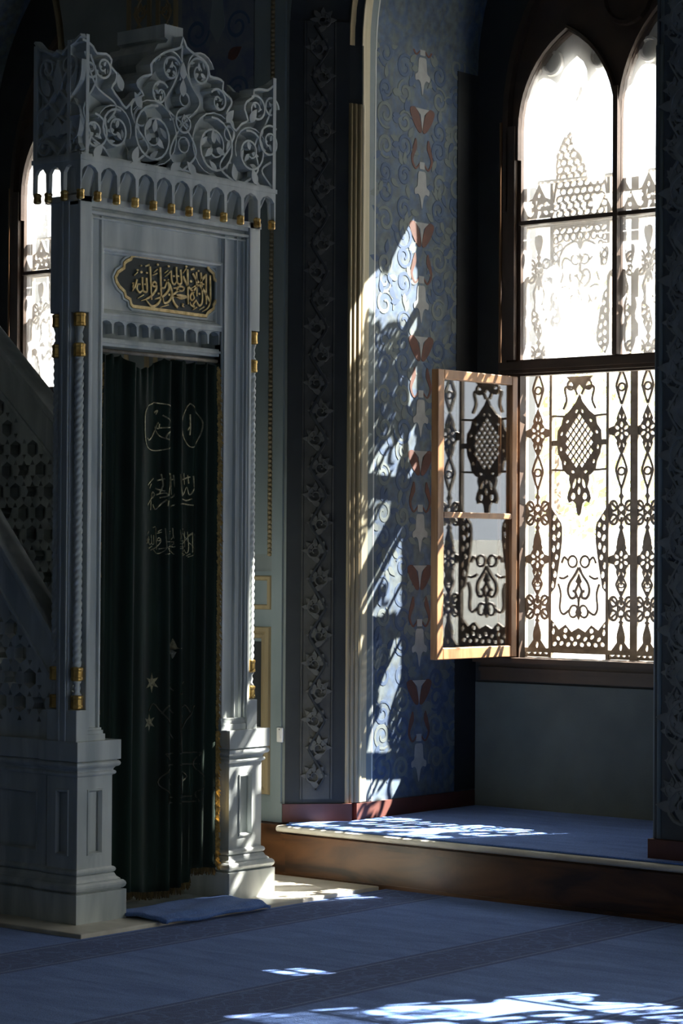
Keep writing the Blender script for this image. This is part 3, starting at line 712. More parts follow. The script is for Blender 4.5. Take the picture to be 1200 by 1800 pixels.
def g_crown(m_):
    for s in (-1, 1):
        m_.plate(G0, [(s*a, b) for a, b in [(.157, .07), (.165, .07), (.165, -.14), (.157, -.14)]], [], T0, T1)
        m_.ribbon(G0, [(s*a, b) for a, b in spline([(.125, -.14), (.118, -.08), (.09, -.035), (.03, -.012), (0, -.04)], 4)], .011, T0, T1, 1)
        for c in ((.142, .0), (.118, -.035), (.142, -.045), (.142, -.085), (.142, -.12)): m_.ribbon(G0, ell(s*c[0], c[1], .013, .017, 0, 10), .008, T0, T1, 1, True)
    m_.ribbon(G0, [(-.165, .065), (.165, .065)], .010, T0, T1, 1)
    for k in range(8): m_.ribbon(G0, ell(-.14+.04*k, .045, .021, .014, .6 if k % 2 else -.6, 10), .009, T0, T1, 1, True)
    for k in range(7): m_.ribbon(G0, ell(-.12+.04*k, .012, .016, .020, 0, 10), .009, T0, T1, 1, True)
    m_.plate(G0, leafp(0, -.055, PI/2, .07, .03), [], T0, T1)
def g_dome(m_):
    half = [(0, .64), (.010, .60), (.028, .57), (.012, .545), (.03, .51), (.052, .49), (.05, .45), (.06, .42), (.10, .385), (.128, .33), (.14, .27), (.138, .20), (.145, .16), (.155, .10), (.165, .05), (.165, 0)]
    O = half+[(-a, b) for a, b in reversed(half)]
    m_.ribbon(G0, O, .011, T0, T1, 1)
    m_.ribbon(G0, [(-.165, .004), (.165, .004)], .010, T0, T1, 1)
    for j in range(16):
        for i in range(-5, 6):
            x = i*.040+(.020 if j % 2 else 0); z_ = .024+j*.036
            if inside((x, z_), O) and distpoly((x, z_), O) > .010: m_.ribbon(G0, ell(x, z_, .020, .0175, .5 if (i+j) % 2 else -.5, 10), .0085, T0, T1, 1, True)
    m_.plate(G0, leafp(0, .45, PI/2, .14, .04), [], T0, T1); m_.plate(G0, leafp(0, .27, PI/2, .12, .05), [], T0, T1)
def g_square(m_):
    O = [(-.075, -.055), (.075, -.055), (.075, .03), (.04, .045), (.02, .08), (0, .12), (-.02, .08), (-.04, .045), (-.075, .03)]
    H = [ell(0, .06, .008, .014, 0, 7), ell(0, .0, .011, .011, 0, 8)]+[ell(s*.042, t_, .014, .010, s*u, 8) for s in (-1, 1) for t_, u in ((.012, .7), (-.030, -.7))]
    m_.plate(G0, O, H, T0, T1)
GM = {k: mesh_of(f) for k, f in dict(rosette=g_rosette, lozenge=g_lozenge, stem=g_stem, block=g_block, drop=g_drop, foot=g_foot, medallion=g_medallion,
      heart=g_heart, panel=g_panel, crown=g_crown, dome=g_dome, square=g_square).items()}
GM['wingl'] = mesh_of(g_wing(-1)); GM['wingr'] = mesh_of(g_wing(1))
def vbar(wd, z0, z1): return mesh_of(lambda m_: m_.box(-wd/2, wd/2, -.012, .012, z0, z1))
GM['bar'] = vbar(.016, 1.0, 3.36); GM['thick'] = vbar(.042, 1.0, 3.9)
GM['rail'] = mesh_of(lambda m_: m_.box(-.68, .68, -.012, .012, -.011, .011))
NC = -6.315
def grille(label, dx, y, zs=0):
    g = empty('window_grille', (NC+dx, y, 1.0))
    if label: tag(g, label, 'window grille', 'cast iron window grilles')
    else: g.parent = w3                      # fixed in the high opening outside the picture
    def add(nm, key, x, z_, sc=None):
        o = inst(nm, GM[key], g, (x-NC, 0, z_-1.0), 0, sc); return o
    for x in (-6.957, -6.801, -6.467, -6.163, -5.829, -5.673): add('bar', 'bar', x, 0+0.0)
    add('thick_bar', 'thick', NC, 0)
    for z_ in (1.035, 2.43, 3.137): add('rail', 'rail', NC, z_)
    for x in (-6.883+.004, -6.389, -6.241, -5.747):
        zz = lambda y_: 1.0+(1150-y_)*.002845
        for nm, key, yp in (('lozenge', 'lozenge', 686), ('rosette', 'rosette', 761), ('lozenge', 'lozenge', 829), ('stem', 'stem', 872), ('ring_block', 'block', 900), ('stem', 'stem', 925), ('drop', 'drop', 945),
                            ('rosette', 'rosette', 980), ('lozenge', 'lozenge', 1023), ('stem', 'stem', 1045), ('ring_block', 'block', 1063), ('stem', 'stem', 1086), ('drop', 'drop', 1105), ('foot', 'foot', 1132)):
            add(nm, key, x, zz(yp)+.0, (.92, 1, .62) if (key == 'lozenge' and yp > 1000) else ((1, 1, .7) if key == 'stem' and yp > 1000 else None))
        zu = lambda y_: 2.465+(628-y_)*.00283
        for nm, key, yp in (('ring_block', 'block', 622), ('stem', 'stem', 596), ('rosette', 'rosette', 550), ('lozenge', 'lozenge', 512), ('stem', 'stem', 492), ('ring_block', 'block', 470), ('stem', 'stem', 446), ('drop', 'drop', 425), ('foliate_block', 'square', 358)):
            add(nm, key, x, zu(yp), (1, 1, -1) if key == 'drop' else None)
    for x in (-6.634, -5.996):
        add('medallion', 'medallion', x, 2.055); add('wing_panel', 'wingl', x, 1.475); add('wing_panel', 'wingr', x, 1.475)
        add('heart_scroll', 'heart', x, 1.345); add('pierced_panel', 'panel', x, 1.12)
        add('wing_panel', 'wingl', x, 2.68, (1, 1, -.8)); add('wing_panel', 'wingr', x, 2.68, (1, 1, -.8))
        add('heart_scroll', 'heart', x, 2.86, (.95, 1, -.8)); add('pierced_crown', 'crown', x, 3.055); add('pierced_dome', 'dome', x, 3.16)
    return g
grille('iron grille of the main window, with medallions and rosette columns, behind the open leaf', 0, YG)
grille('iron grille of the window beyond the pulpit gateway, partly hidden by it', SHIFT, YG)
grille(None, -3.125+6.315, YW+.19)

# ------------------------------------------------------------------ casement leaves
def casement(hx, hy, ang, label, sgn):
    w_, z0, z1 = .632, 1.006, 2.38
    c = empty('window_casement', (hx, hy, z0))
    if label: tag(c, label, 'window leaf')
    else: c.parent = WIN1
    H = z1-z0; th = .02
    def fr(a, b, d): return (d, -a, b)
    def part(nm, a0, a1, b0, b1, mtl='wood_leaf', t=th, lbl=None):
        o = obj(nm, MB().box(-t, t, -a1, -a0, b0, b1), mtl, c, label=lbl); return bevel(o, .004, 2)
    part('stile', 0, .045, 0, H); part('stile', w_-.05, w_, 0, H)
    part('rail', .045, w_-.05, 0, .055); part('rail', .045, w_-.05, H-.045, H); part('rail', .045, w_-.05, .672, .70)
    obj('pane', MB().box(-.0015, .0015, -w_+.05, -.045, .055, .672), 'glass', c); obj('pane', MB().box(-.0015, .0015, -w_+.05, -.045, .70, H-.045), 'glass', c)
    for b in (.25, 1.1):
        m_ = MB().lathe([(.008, b), (.008, b+.09)], (0, .004, 0), 8); obj('hinge', m_, 'iron', c, True)
    c.rotation_euler = (0, 0, ang); return c
casement(-6.92, 9.695, math.radians(-1), 'open wooden casement leaf with glass, standing out from the left jamb of the main window', 1)
casement(-5.70, 9.695, math.radians(7), None, -1)

# ================================================================== PULPIT (minbar)
PT = empty('pulpit', (-7.0, 7.29, 0)); tag(PT, 'grey white marble pulpit gateway with carved cresting, gilt inscription and side stair', 'pulpit')
PT_OFF = Vector((7.0, -7.29, 0))
def part(nm, mb, mtl='marble', parent=None, smooth=False, kind=None, label=None, bev=0):
    if isinstance(mb, MB):
        par = parent or PT
        mb.v = [(x+7.0, y-7.29, z) for x, y, z in mb.v]
    o = obj(nm, mb, mtl, parent or PT, smooth, kind, label)
    if bev: bevel(o, bev)
    return o
X0 = -6.899
# base slab
part('base_slab', MB().box(-9.9, -6.72, 6.565, 8.40, 0.0, .03), 'marble_warm', bev=.004, label='low pale marble slab under the gateway')
def torus(o, z0, z1, n=6): return [(o*0+o-(z1-z0)/2*(1-math.sin(PI*i/n)), z0+(z1-z0)*(1-math.cos(PI*i/n))/2) for i in range(n+1)]
PROF_LOW = [(.043, .03), (.043, .147), (.03, .149)]+torus(.043, .151, .187)+[(.026, .19), (.014, .20), (.008, .213)]+torus(.013, .215, .240)+[(0, .242)]
PROF_TOP = [(0, .606)]+torus(.012, .609, .626)+[(.004, .632), (.008, .638)]+torus(.025, .641, .667)+[(.015, .669), (.025, .671), (.025, .749)]
def pedestal(y0, y1, x0=-7.115, x1=-6.942, panels=True):
    mb = MB()
    mb.rectloft(x0, x1, y0, y1, PROF_LOW); mb.rectloft(x0, x1, y0, y1, PROF_TOP)
    t = .022
    mb.box(x0+t, x1-t, y0+t, y1-t, .24, .61)
    yc, xc = (y0+y1)/2, (x0+x1)/2; za, zb = .299, .548; hw = .036; hx = .031
    ho = lambda c, h: [(c-h, za), (c+h, za), (c+h, zb), (c-h, zb)]
    mb.plate(FX(x1-t), [(y0, .24), (y1, .24), (y1, .61), (y0, .61)], [ho(yc, hw)], 0, t)
    mb.plate(FY(y0+t), [(x0, .24), (x1-t, .24), (x1-t, .61), (x0, .61)], [ho(xc, hx)], 0, t)
    mb.box(x0, x0+t, y0+t, y1-t, .24, .61); mb.box(x0, x1-t, y1-t, y1, .24, .61)
    o = part('pedestal', mb, 'marble', bev=.0025)
    mb = MB().frame(FX(x1), yc-hw-.008, yc+hw+.008, za-.008, zb+.008, [(0, -.001), (.002, .005), (.007, .005), (.013, -.010), (.010, -.012)])
    mb.frame(FY(y0), xc-hx-.008, xc+hx+.008, za-.008, zb+.008, [(0, -.001), (.002, .005), (.007, .005), (.013, -.010), (.010, -.012)])
    part('panel_moulding', mb, 'marble', o); return o
pedestal(6.755, 6.950); pedestal(7.651, 7.859)

# posts with notched corners for the rope colonnettes
ZP0, ZP1 = .749, 2.93
def post(y0, y1, flip):
    x0, x1 = -7.10, -6.93; c = .052
    mb = MB()
    mb.box(x0, x1, y0, y1, ZP0, .875); mb.box(x0, x1, y0, y1, 2.462, ZP1)
    S = lambda y: (y0+y1)-y if flip else y
    poly = [(x0+c, y0), (x1-c, y0), (x1-c, y0+c), (x1, y0+c), (x1, y1), (x0, y1), (x0, y0+c), (x0+c, y0+c)]
    mb.plate(FZ(0), [(a, S(b)) for a, b in poly], [], .87, 2.465)
    # slim vertical fillets on the side face
    ys = S(y0)
    for xa in (-7.035, -7.0): mb.box(xa, xa+.012, min(ys, ys+(.006 if flip else -.006)), max(ys, ys+(.006 if flip else -.006)), ZP0, ZP1)
    o = part('post', mb, 'marble', bev=.003)
    for xx in (x1-c/2+.002, x0+c/2-.002):
        yy = S(y0+c/2-.002)
        cm = MB()
        nz = 340; ns = 14; vs = []; fs = []
        for i in range(nz+1):
            z = 1.045+(2.283-1.045)*i/nz
            for k in range(ns):
                t = 2*PI*k/ns; r = .0170*(1+.13*math.cos(3*t-z*215)); vs.append((xx+r*math.cos(t), yy+r*math.sin(t), z))
        for i in range(nz):
            for k in range(ns): fs.append((i*ns+k, i*ns+(k+1) % ns, (i+1)*ns+(k+1) % ns, (i+1)*ns+k))
        cm.add(vs, fs); part('rope_colonnette', cm, 'marble', o, True)
        for zb in (.878, .990, 2.283, 2.405):
            g_ = MB().lathe([(.018, zb), (.025, zb+.004), (.025, zb+.012), (.0235, zb+.016), (.0235, zb+.040), (.025, zb+.044), (.025, zb+.052), (.018, zb+.056)], (xx, yy, 0), 24, 2, lambda t: 1+.05*math.cos(10*t))
            part('gilt_ferrule', g_, 'gold', o, False)
        for zb in (.934, 2.339):
            g_ = MB().lathe([(.020, zb), (.012, zb+.014), (.016, zb+.028), (.012, zb+.042), (.020, zb+.066 if zb > 2 else zb+.056)], (xx, yy, 0), 14); part('spool', g_, 'marble', o, True)
    return o
post(6.735, 6.80, False); post(7.748, 7.815, True)
# inner architrave: stepped jambs and head
mb = MB()
for (ya, yb, s) in ((6.80, 6.889, 1), (7.602, 7.748, -1)):
    mb.box(-7.10, -6.962, ya, yb, ZP0, 2.93)
    o_ = ya if s > 0 else yb; i_ = yb if s > 0 else ya; wd = yb-ya
    e = lambda k0, k1, d: mb.box(-7.0, d, *sorted((o_+s*k0, o_+s*k1)), .80, 2.875-k0 if False else 2.86)
    e(.0, .010, -6.936); e(.014, .022, -6.946); e(wd-.016, wd-.006, -6.948); e(wd-.004, wd, -6.955)
    if s < 0: e(.022, .05, -6.975) ; e(.06, .066, -6.945)
    # small flared foot of the architrave
    mb.box(-7.0, -6.934, *sorted((o_+s*0, i_+s*.012)), ZP0, .775); mb.box(-7.0, -6.940, *sorted((o_, i_+s*.006)), .775, .79); mb.box(-7.0, -6.946, *sorted((o_, i_+s*.002)), .79, .80)
mb.box(-7.10, -6.962, 6.889, 7.602, 2.74, 2.93)
mb.box(-7.0, -6.936, 6.80, 7.748, 2.862, 2.875); mb.box(-7.0, -6.946, 6.80, 7.748, 2.845, 2.853); mb.box(-7.0, -6.940, 6.735, 7.815, 2.89, 2.93)
part('architrave', mb, 'marble', bev=.002)
# inscription tablet
mb = MB().box(-7.06, -6.985, 6.885, 7.606, 2.455, 2.745)
mb.frame(FX(-6.985), 6.884, 7.606, 2.462, 2.742, [(0, 0), (0, .028), (.008, .03), (.014, .026), (.02, .012), (.024, .012), (.028, .004), (.03, 0)])
ip = part('inscription_tablet', mb, 'marble', bev=.0015)
def pyz(x, y, X=-6.975): p = px(x, y, 0, X); return (p.y, p.z)
cz = [(105,335),(130,280),(180,247),(184,205),(207,182),(243,166),(252,142),(285,130),(600,171),(922,215),(943,262),(984,298),(990,345),(1020,372),(1044,420),(1058,462),(1040,520),(1000,560),(986,585),(983,620),(955,643),(932,660),(914,690),(880,688),(600,650),(265,605),(243,582),(236,540),(197,515),(186,470),(140,425),(115,380)]
cart = [pyz(180+a/5, 420+b/5) for a, b in cz]
cyc, czc = sum(p[0] for p in cart)/len(cart), sum(p[1] for p in cart)/len(cart)
def offs(P_, d):
    out = []; n = len(P_); ar = sum(P_[i-1][0]*P_[i][1]-P_[i][0]*P_[i-1][1] for i in range(n)); sg = 1 if ar > 0 else -1
    for i in range(n):
        a, b, c = P_[i-1], P_[i], P_[(i+1) % n]; nx = ny = 0
        for p, q in ((a, b), (b, c)):
            l = math.hypot(q[0]-p[0], q[1]-p[1]) or 1; nx += -(q[1]-p[1])/l*sg; ny += (q[0]-p[0])/l*sg
        l = math.hypot(nx, ny) or 1; out.append((b[0]+nx/l*d, b[1]+ny/l*d))
    return out
FT = FX(-6.985)
part('cartouche_moulding', MB().plate(FT, offs(cart, -.012), [offs(cart, -.003)], 0, .010), 'marble', ip)
part('cartouche_field', MB().plate(FT, offs(cart, .004), [], 0, .006), 'field', ip)
part('gilt_border', MB().plate(FT, cart, [offs(cart, .0135)], 0, .012), 'gilt', ip)
STR = [([(985,240),(988,420),(985,570),(950,650),(880,690)], [24,22,20,16,5]), ([(768,215),(850,350),(930,470),(988,575)], [20,28,26,20]), ([(935,225),(935,600)], [22,16]), ([(938,222),(880,290),(862,325)], [14,12,10]),
 ([(870,205),(885,400),(885,570),(850,615),(812,555)], [24,20,20,22,14]), ([(815,545),(775,600),(790,632),(745,605),(735,570)], [14,18,20,16,10]), ([(815,200),(820,500)], [22,14]), ([(930,250),(860,330),(780,430),(738,500),(755,550),(785,522),(772,468)], [14,18,20,22,18,14,10]),
 ([(705,165),(712,600)], [24,14]), ([(650,250),(700,360),(785,455)], [24,24,18]), ([(565,135),(572,300),(592,345),(628,330),(618,168)], [22,18,18,20,22]), ([(572,305),(540,352),(508,310),(500,180)], [16,18,20,20]),
 ([(640,382),(600,378),(570,420),(640,432),(660,400),(640,382)], [18,20,18,18,16,16]), ([(600,420),(525,490),(620,490),(695,507),(620,525),(545,492),(520,525),(545,590),(582,640)], [18,22,26,18,24,20,20,24,30]),
 ([(480,345),(505,420),(510,490),(470,565),(415,582),(400,515)], [24,24,24,24,18,10]), ([(455,300),(478,390),(440,465),(380,510),(295,535)], [24,24,24,22,6]), ([(365,140),(375,400),(375,520),(330,600),(260,622),(190,545)], [26,20,20,26,24,8]),
 ([(270,340),(295,320),(318,345),(300,378),(272,365),(270,340)], [18,20,18,18,16,16]), ([(318,350),(318,400),(280,470),(215,522),(128,556)], [20,24,24,20,5]), ([(240,130),(258,545)], [24,14]),
 ([(195,270),(203,420),(186,447),(150,415),(145,262)], [24,20,20,18,22]), ([(150,418),(110,452),(76,400),(92,340)], [18,20,18,12]), ([(78,290),(52,380),(18,436)], [22,18,8]), ([(470,290),(440,340),(420,395),(372,392)], [16,16,18,18]), ([(40,330),(28,380),(40,420)], [10,14,10]),
 ([(82,527),(162,480)], [6,12]), ([(365,637),(470,605)], [6,14]), ([(768,668),(822,636)], [6,12]), ([(848,668),(912,630)], [6,12]), ([(418,212),(466,176)], [8,12]), ([(424,256),(476,215)], [8,12]), ([(283,207),(332,163)], [8,14]), ([(647,213),(690,150)], [8,14]), ([(43,242),(86,200)], [8,12]), ([(748,402),(802,370)], [8,12]),
 ([(178,128),(232,108)], [14,20]), ([(742,170),(788,155)], [16,22]), ([(440,240),(492,195)], [8,14]), ([(640,590),(655,600),(640,620),(665,632)], [10,12,12,6]), ([(270,240),(330,215)], [8,12]), ([(530,400),(580,395)], [10,14])]
mb = MB()
def cpt(a, b, X=-6.975): return pyz(230+a/7.059, 450+b/7.055, X)
for P_, W_ in STR:
    Q = spline(P_, 4) if len(P_) > 2 else P_
    mb.ribbon(FT, [cpt(*p) for p in Q], [w_/7.059/288*1.02 for w_ in W_], .005, .0105, .8)
for a, b, r in ((30,340,9),(200,210,9),(345,465,10),(475,480,11),(535,250,9),(590,250,9),(850,470,11),(840,185,9),(335,108,11),(470,128,10),(690,130,10),(85,175,10),(745,315,12),(130,200,12),(130,120,8),(660,395,8),(420,300,8),(112,350,8),(175,350,8),(900,350,8)):
    c = cpt(a, b); r_ = r/7.059/288
    mb.plate(FT, ell(c[0], c[1], r_*1.3, r_*.95, 0, 8), [], .005, .0105)
part('gilt_lettering', mb, 'gilt', ip)
# little stalactite frieze below the tablet and the cornice over the doorway
mb = MB().box(-7.12, -7.075, 6.885, 7.606, 2.37, 2.46); mb.box(-7.06, -6.958, 6.885, 7.606, 2.447, 2.462)
mb.box(-7.06, -6.972, 6.885, 7.606, 2.340, 2.372); mb.box(-7.06, -6.962, 6.885, 7.606, 2.352, 2.362)
nc = 10; wc = (7.602-6.889)/nc
def comb(y0, y1, n, ztop, zarch, zapex, zbot, hb, ht):
    P_ = [(y0, ztop), (y0, zbot)]; wc = (y1-y0)/n
    for i in range(n):
        a, b = y0+i*wc, y0+(i+1)*wc; c = (a+b)/2
        P_ += [(a+hb, zbot), (a+ht, zarch), (a+ht+.15*wc, zarch+(zapex-zarch)*.65), (c, zapex), (b-ht-.15*wc, zarch+(zapex-zarch)*.65), (b-ht, zarch), (b-hb, zbot)]
    return P_+[(y1, zbot), (y1, ztop)]
mb.plate(FX(-6.995), comb(6.889, 7.602, nc, 2.452, 2.430, 2.445, 2.392, .0035, .0055), [], -.012, .026)
part('small_stalactite_frieze', mb, 'marble', bev=0)

# big stalactite frieze with gilt pendants
YC0, YC1, XC1, XC0 = 6.69, 7.862, -6.885, -7.158
def wedge(mb):
    pr = [(-.11, 2.925), (-.075, 3.058)]
    vs = []
    for o, z in pr: vs += [(XC0-o, YC0-o, z), (XC1+o, YC0-o, z), (XC1+o, YC1+o, z), (XC0-o, YC1+o, z)]
    mb.add(vs, [(0,1,2,3),(4,5,6,7)]+[(k, (k+1) % 4, 4+(k+1) % 4, 4+k) for k in range(4)])
mb = MB(); wedge(mb)
NF = 11
comb_f = comb(YC0, YC1, NF, 3.062, 3.018, 3.046, 2.938, .0065, .0095)
mb.plate(FX(XC1-.020), comb_f, [], 0, .020)
mb.plate(FY(YC0+.020), comb(XC0, XC1-.0205, 3, 3.062, 3.018, 3.046, 2.938, .0065, .0095), [], 0, .020)
mb.plate(FY(YC1), comb(XC0, XC1-.0205, 3, 3.062, 3.018, 3.046, 2.938, .0065, .0095), [], 0, .020)
wf = (YC1-YC0)/NF
for i in range(NF):                       # facets inside each niche
    c = YC0+(i+.5)*wf
    mb.add([(XC1-.075, c-.003, 2.94), (XC1-.075, c+.003, 2.94), (XC1-.020, c+.010, 3.04), (XC1-.020, c+.004, 3.04), (XC1-.11, c, 2.94), (XC1-.11, c, 3.04)], [(0,1,2,3),(0,3,5,4),(1,4,5,2)])
# narrow ledge carrying the cresting
mb.box(XC0-.004, XC1+.005, YC0-.005, YC1+.005, 3.060, 3.078)
fz = part('stalactite_frieze', mb, 'marble')
pend_mesh = None
def pendant(x, y):
    m_ = MB().lathe([(.010, 2.946), (.0165, 2.940), (.0165, 2.934), (.015, 2.930), (.0165, 2.912), (.014, 2.906), (.006, 2.903)], (x, y, 0), 14, 2, lambda t: 1+.04*math.cos(7*t))
    part('gilt_pendant', m_, 'gold', fz)
for i in range(NF+1): pendant(XC1-.012, min(YC1-.012, max(YC0+.012, YC0+i*wf)))
for i in range(1, 3): pendant(XC1-.012-i*.0917, YC0+.012)
pendant(XC0+.014, YC0+.012)
part('soffit', MB().box(XC0+.03, XC1-.045, YC0+.04, YC1-.04, 2.905, 2.93), 'marble')

# cresting: pierced-looking arabesque panels with three peaks
def cr(x, y): p = px(x, y, 0, XC1); return (p.y, p.z)
TOP = [(143,66),(153,68),(166,79),(172,90),(188,91),(199,104),(198,116),(208,128),(206,146),(200,155),(212,172),(222,186),(233,172),(250,166),(240,152),(240,140),(252,130),(265,128),(263,112),(275,98),(290,88),(303,84),(316,80),(322,62),(330,80),(344,92),(358,101),(368,115),(371,131),(383,134),(395,143),(394,158),(408,172),(409,186),(401,200),(408,214),(415,226),(424,214),(434,210),(428,192),(432,176),(444,168),(445,156),(460,153),(470,155),(478,149),(485,146)]
top = [cr(*p) for p in TOP]; top[0] = (YC0, top[0][1]); top[-1] = (YC1, top[-1][1])
FC = FX(XC1)
outl = top+[(YC1, 3.078), (YC0, 3.078)]
cb = MB().plate(FX(XC1-.080), outl, [], 0, .018)
cf = part('front_cresting', cb, 'marble')
JIT = .05
mb = MB()
FCR = FX(XC1-.028)
mb.ribbon(FCR, spline(offs(top+[(YC1, 3.078), (YC0, 3.078)], .009)[:len(top)], 2), .018, -.034, .028)
mb.fbox(FCR, YC0, YC1, 3.078, 3.09, -.034, .024)
def sp(c, r, a0, turns, wd=.016, leaf=True):
    y, z = cr(*c)
    mb.ribbon(FCR, spiral(y, z, r, r*.18, a0, turns), [wd, wd, wd*.7], -.034, .026)
    if leaf:
        for q in range(3):
            an = a0+q*2.1; mb.plate(FCR, leafp(y+r*.1*math.cos(an), z+r*.1*math.sin(an), an, r*.5, r*.24, 5), [], 0, .024)
        for q in range(4):
            an = a0+2*PI*turns*(.12+.16*q); rr = r*(.92-.12*q)
            mb.plate(FCR, leafp(y+rr*math.cos(an), z+rr*math.sin(an), an-.7*(1 if turns > 0 else -1)+PI, r*.5, r*.2, 5), [], 0, .020)
for c, r, a0, tn in (((378,258),.125,PI*.55,-1.75), ((272,238),.125,PI*.45,1.75), ((303,122),.062,-PI*.2,1.5), ((352,128),.072,PI*1.2,-1.5), ((283,165),.055,PI*.2,1.3), ((384,178),.055,PI*.8,-1.3),
                     ((441,268),.095,PI*.6,-1.6), ((205,228),.085,PI*.4,1.6), ((168,232),.075,PI*.5,-1.5), ((183,118),.05,PI,1.4), ((452,192),.06,PI*.7,-1.5), ((474,250),.075,PI*.3,1.6), ((160,120),.04,0,-1.3), ((478,190),.05,0,1.4), ((325,215),.06,PI*.5,1.3)):
    sp(c, r, a0, tn)
for c, r, a0, tn in (((378,258),.150,PI*.2,.62), ((272,238),.150,PI*.8,-.62), ((303,122),.082,PI*.9,-.5), ((352,128),.09,PI*.1,.5), ((441,268),.115,PI*.1,.5), ((205,228),.105,PI*.9,-.5), ((325,255),.035,0,1.2), ((325,175),.03,0,1.2), ((250,205),.04,1,1.3), ((405,235),.035,2,-1.3)):
    y, z = cr(*c); mb.ribbon(FCR, spiral(y, z, r, r*.8, a0, tn), [.006, .013, .006], -.034, .024)
def cv(P_, wd): mb.ribbon(FCR, spline([cr(*p) for p in P_], 6), wd, -.034, .024)
for P_ in ([(322,300),(300,270),(318,225),(352,185),(338,150),(322,110),(322,80)], [(322,300),(346,270),(328,225),(292,185),(306,150),(322,110)], [(232,288),(262,262),(240,220),(232,186),(250,160)], [(412,318),(388,292),(408,255),(412,220),(398,195)],
           [(143,280),(160,240),(148,190),(170,140),(160,95)], [(143,200),(158,235),(185,260),(200,285)], [(425,325),(455,300),(450,255),(470,215),(485,175)], [(150,90),(170,150),(205,185),(190,215)], [(300,210),(345,200)], [(480,330),(462,300),(478,285)], [(258,290),(285,300),(322,298),(352,312),(385,320)]):
    cv(P_, [.018, .014, .018])
for (x, y), an in (((300,300),.6), ((345,308),2.4), ((235,285),1.2), ((415,318),1.8), ((165,275),.8), ((452,325),2.0), ((250,190),2.2), ((398,215),.9), ((322,170),PI/2), ((322,140),PI/2), ((215,160),1.9), ((440,215),1.0)):
    y_, z_ = cr(x, y); mb.plate(FCR, leafp(y_, z_, an, .075, .04, 6), [], 0, .027)
part('carved_arabesque', mb, 'marble', cf)
# side cresting (towards the camera) and the two hidden ones
FSD = FY(YC0)
stop = [(XC0, 3.565), (-7.12, 3.53), (-7.085, 3.52), (-7.05, 3.50), (-7.025, 3.515), (-7.0, 3.50), (-6.965, 3.525), (-6.93, 3.54), (XC1, 3.562)]
so_ = stop+[(XC1, 3.078), (XC0, 3.078)]
cs = part('side_cresting', MB().plate(FY(YC0+.045), so_, [], 0, .018), 'marble')
mb = MB(); FSR = FY(YC0+.028); xm = (XC0+XC1)/2
mb.ribbon(FSR, offs(so_, .008)[:len(stop)], .018, 0, .028)
mb.fbox(FSR, XC0, XC1, 3.078, 3.09, 0, .024)
for s in (-1, 1):
    q = lambda P_: [(xm+s*a, b) for a, b in P_]
    mb.ribbon(FSR, q(spline([(0, 3.09), (.05, 3.14), (.11, 3.16), (.12, 3.26), (.06, 3.30), (.0, 3.36), (-.06, 3.43), (-.08, 3.48)], 5)), .017, 0, .026)
    mb.ribbon(FSR, q(spline([(.13, 3.10), (.06, 3.20), (0, 3.25), (-.06, 3.31), (-.12, 3.38), (-.13, 3.46)], 5)), .016, 0, .024)
    mb.ribbon(FSR, q(spiral(.06, 3.44, .05, .012, -PI/2, 1.3)), .014, 0, .026)
    mb.ribbon(FSR, q(spiral(.075, 3.13, .045, .012, PI/2, -1.3)), .013, 0, .024)
    mb.plate(FSR, q(leafp(.02, 3.17, .8, .09, .045)), [], 0, .024); mb.plate(FSR, q(leafp(.05, 3.33, 1.0, .10, .045)), [], 0, .024); mb.plate(FSR, q(leafp(.10, 3.22, 1.7, .09, .04)), [], 0, .022)
mb.plate(FSR, leafp(xm, 3.33, PI/2, .14, .05), [], 0, .027); mb.plate(FSR, leafp(xm, 3.16, PI/2, .08, .06), [], 0, .027)
part('carved_arabesque', mb, 'marble', cs)
part('cresting_backing', MB().box(XC1-.08, XC1-.064, YC0+.05, YC1-.03, 3.07, 3.3), 'marble', cf)
JIT = 0
part('back_cresting', MB().plate(FX(XC0), outl, [], 0, .02), 'marble'); part('far_side_cresting', MB().plate(FY(YC1), so_, [], 0, .02), 'marble')
# moulded marble roof ridge behind the front cresting
rp_ = [(7.08, 3.10), (7.10, 3.42), (7.17, 3.50), (7.155, 3.53), (7.155, 3.575), (7.175, 3.605), (7.225, 3.618), (7.235, 3.632), (7.215, 3.64), (7.215, 3.695), (7.325, 3.695), (7.325, 3.64), (7.305, 3.632), (7.315, 3.618), (7.365, 3.605), (7.385, 3.575), (7.385, 3.53), (7.37, 3.50), (7.45, 3.42), (7.47, 3.10)]
mb = MB(); n = len(rp_)
mb.add([(XC1-.05, y, z) for y, z in rp_]+[(-7.21, y, z) for y, z in rp_], [(i, (i+1) % n, n+(i+1) % n, n+i) for i in range(n)]+[tuple(range(n)), tuple(range(n, 2*n))])
part('roof_ridge', mb, 'marble')
part('roof_deck', MB().box(XC0+.02, XC1-.05, YC0+.05, YC1-.05, 3.07, 3.12), 'marble')

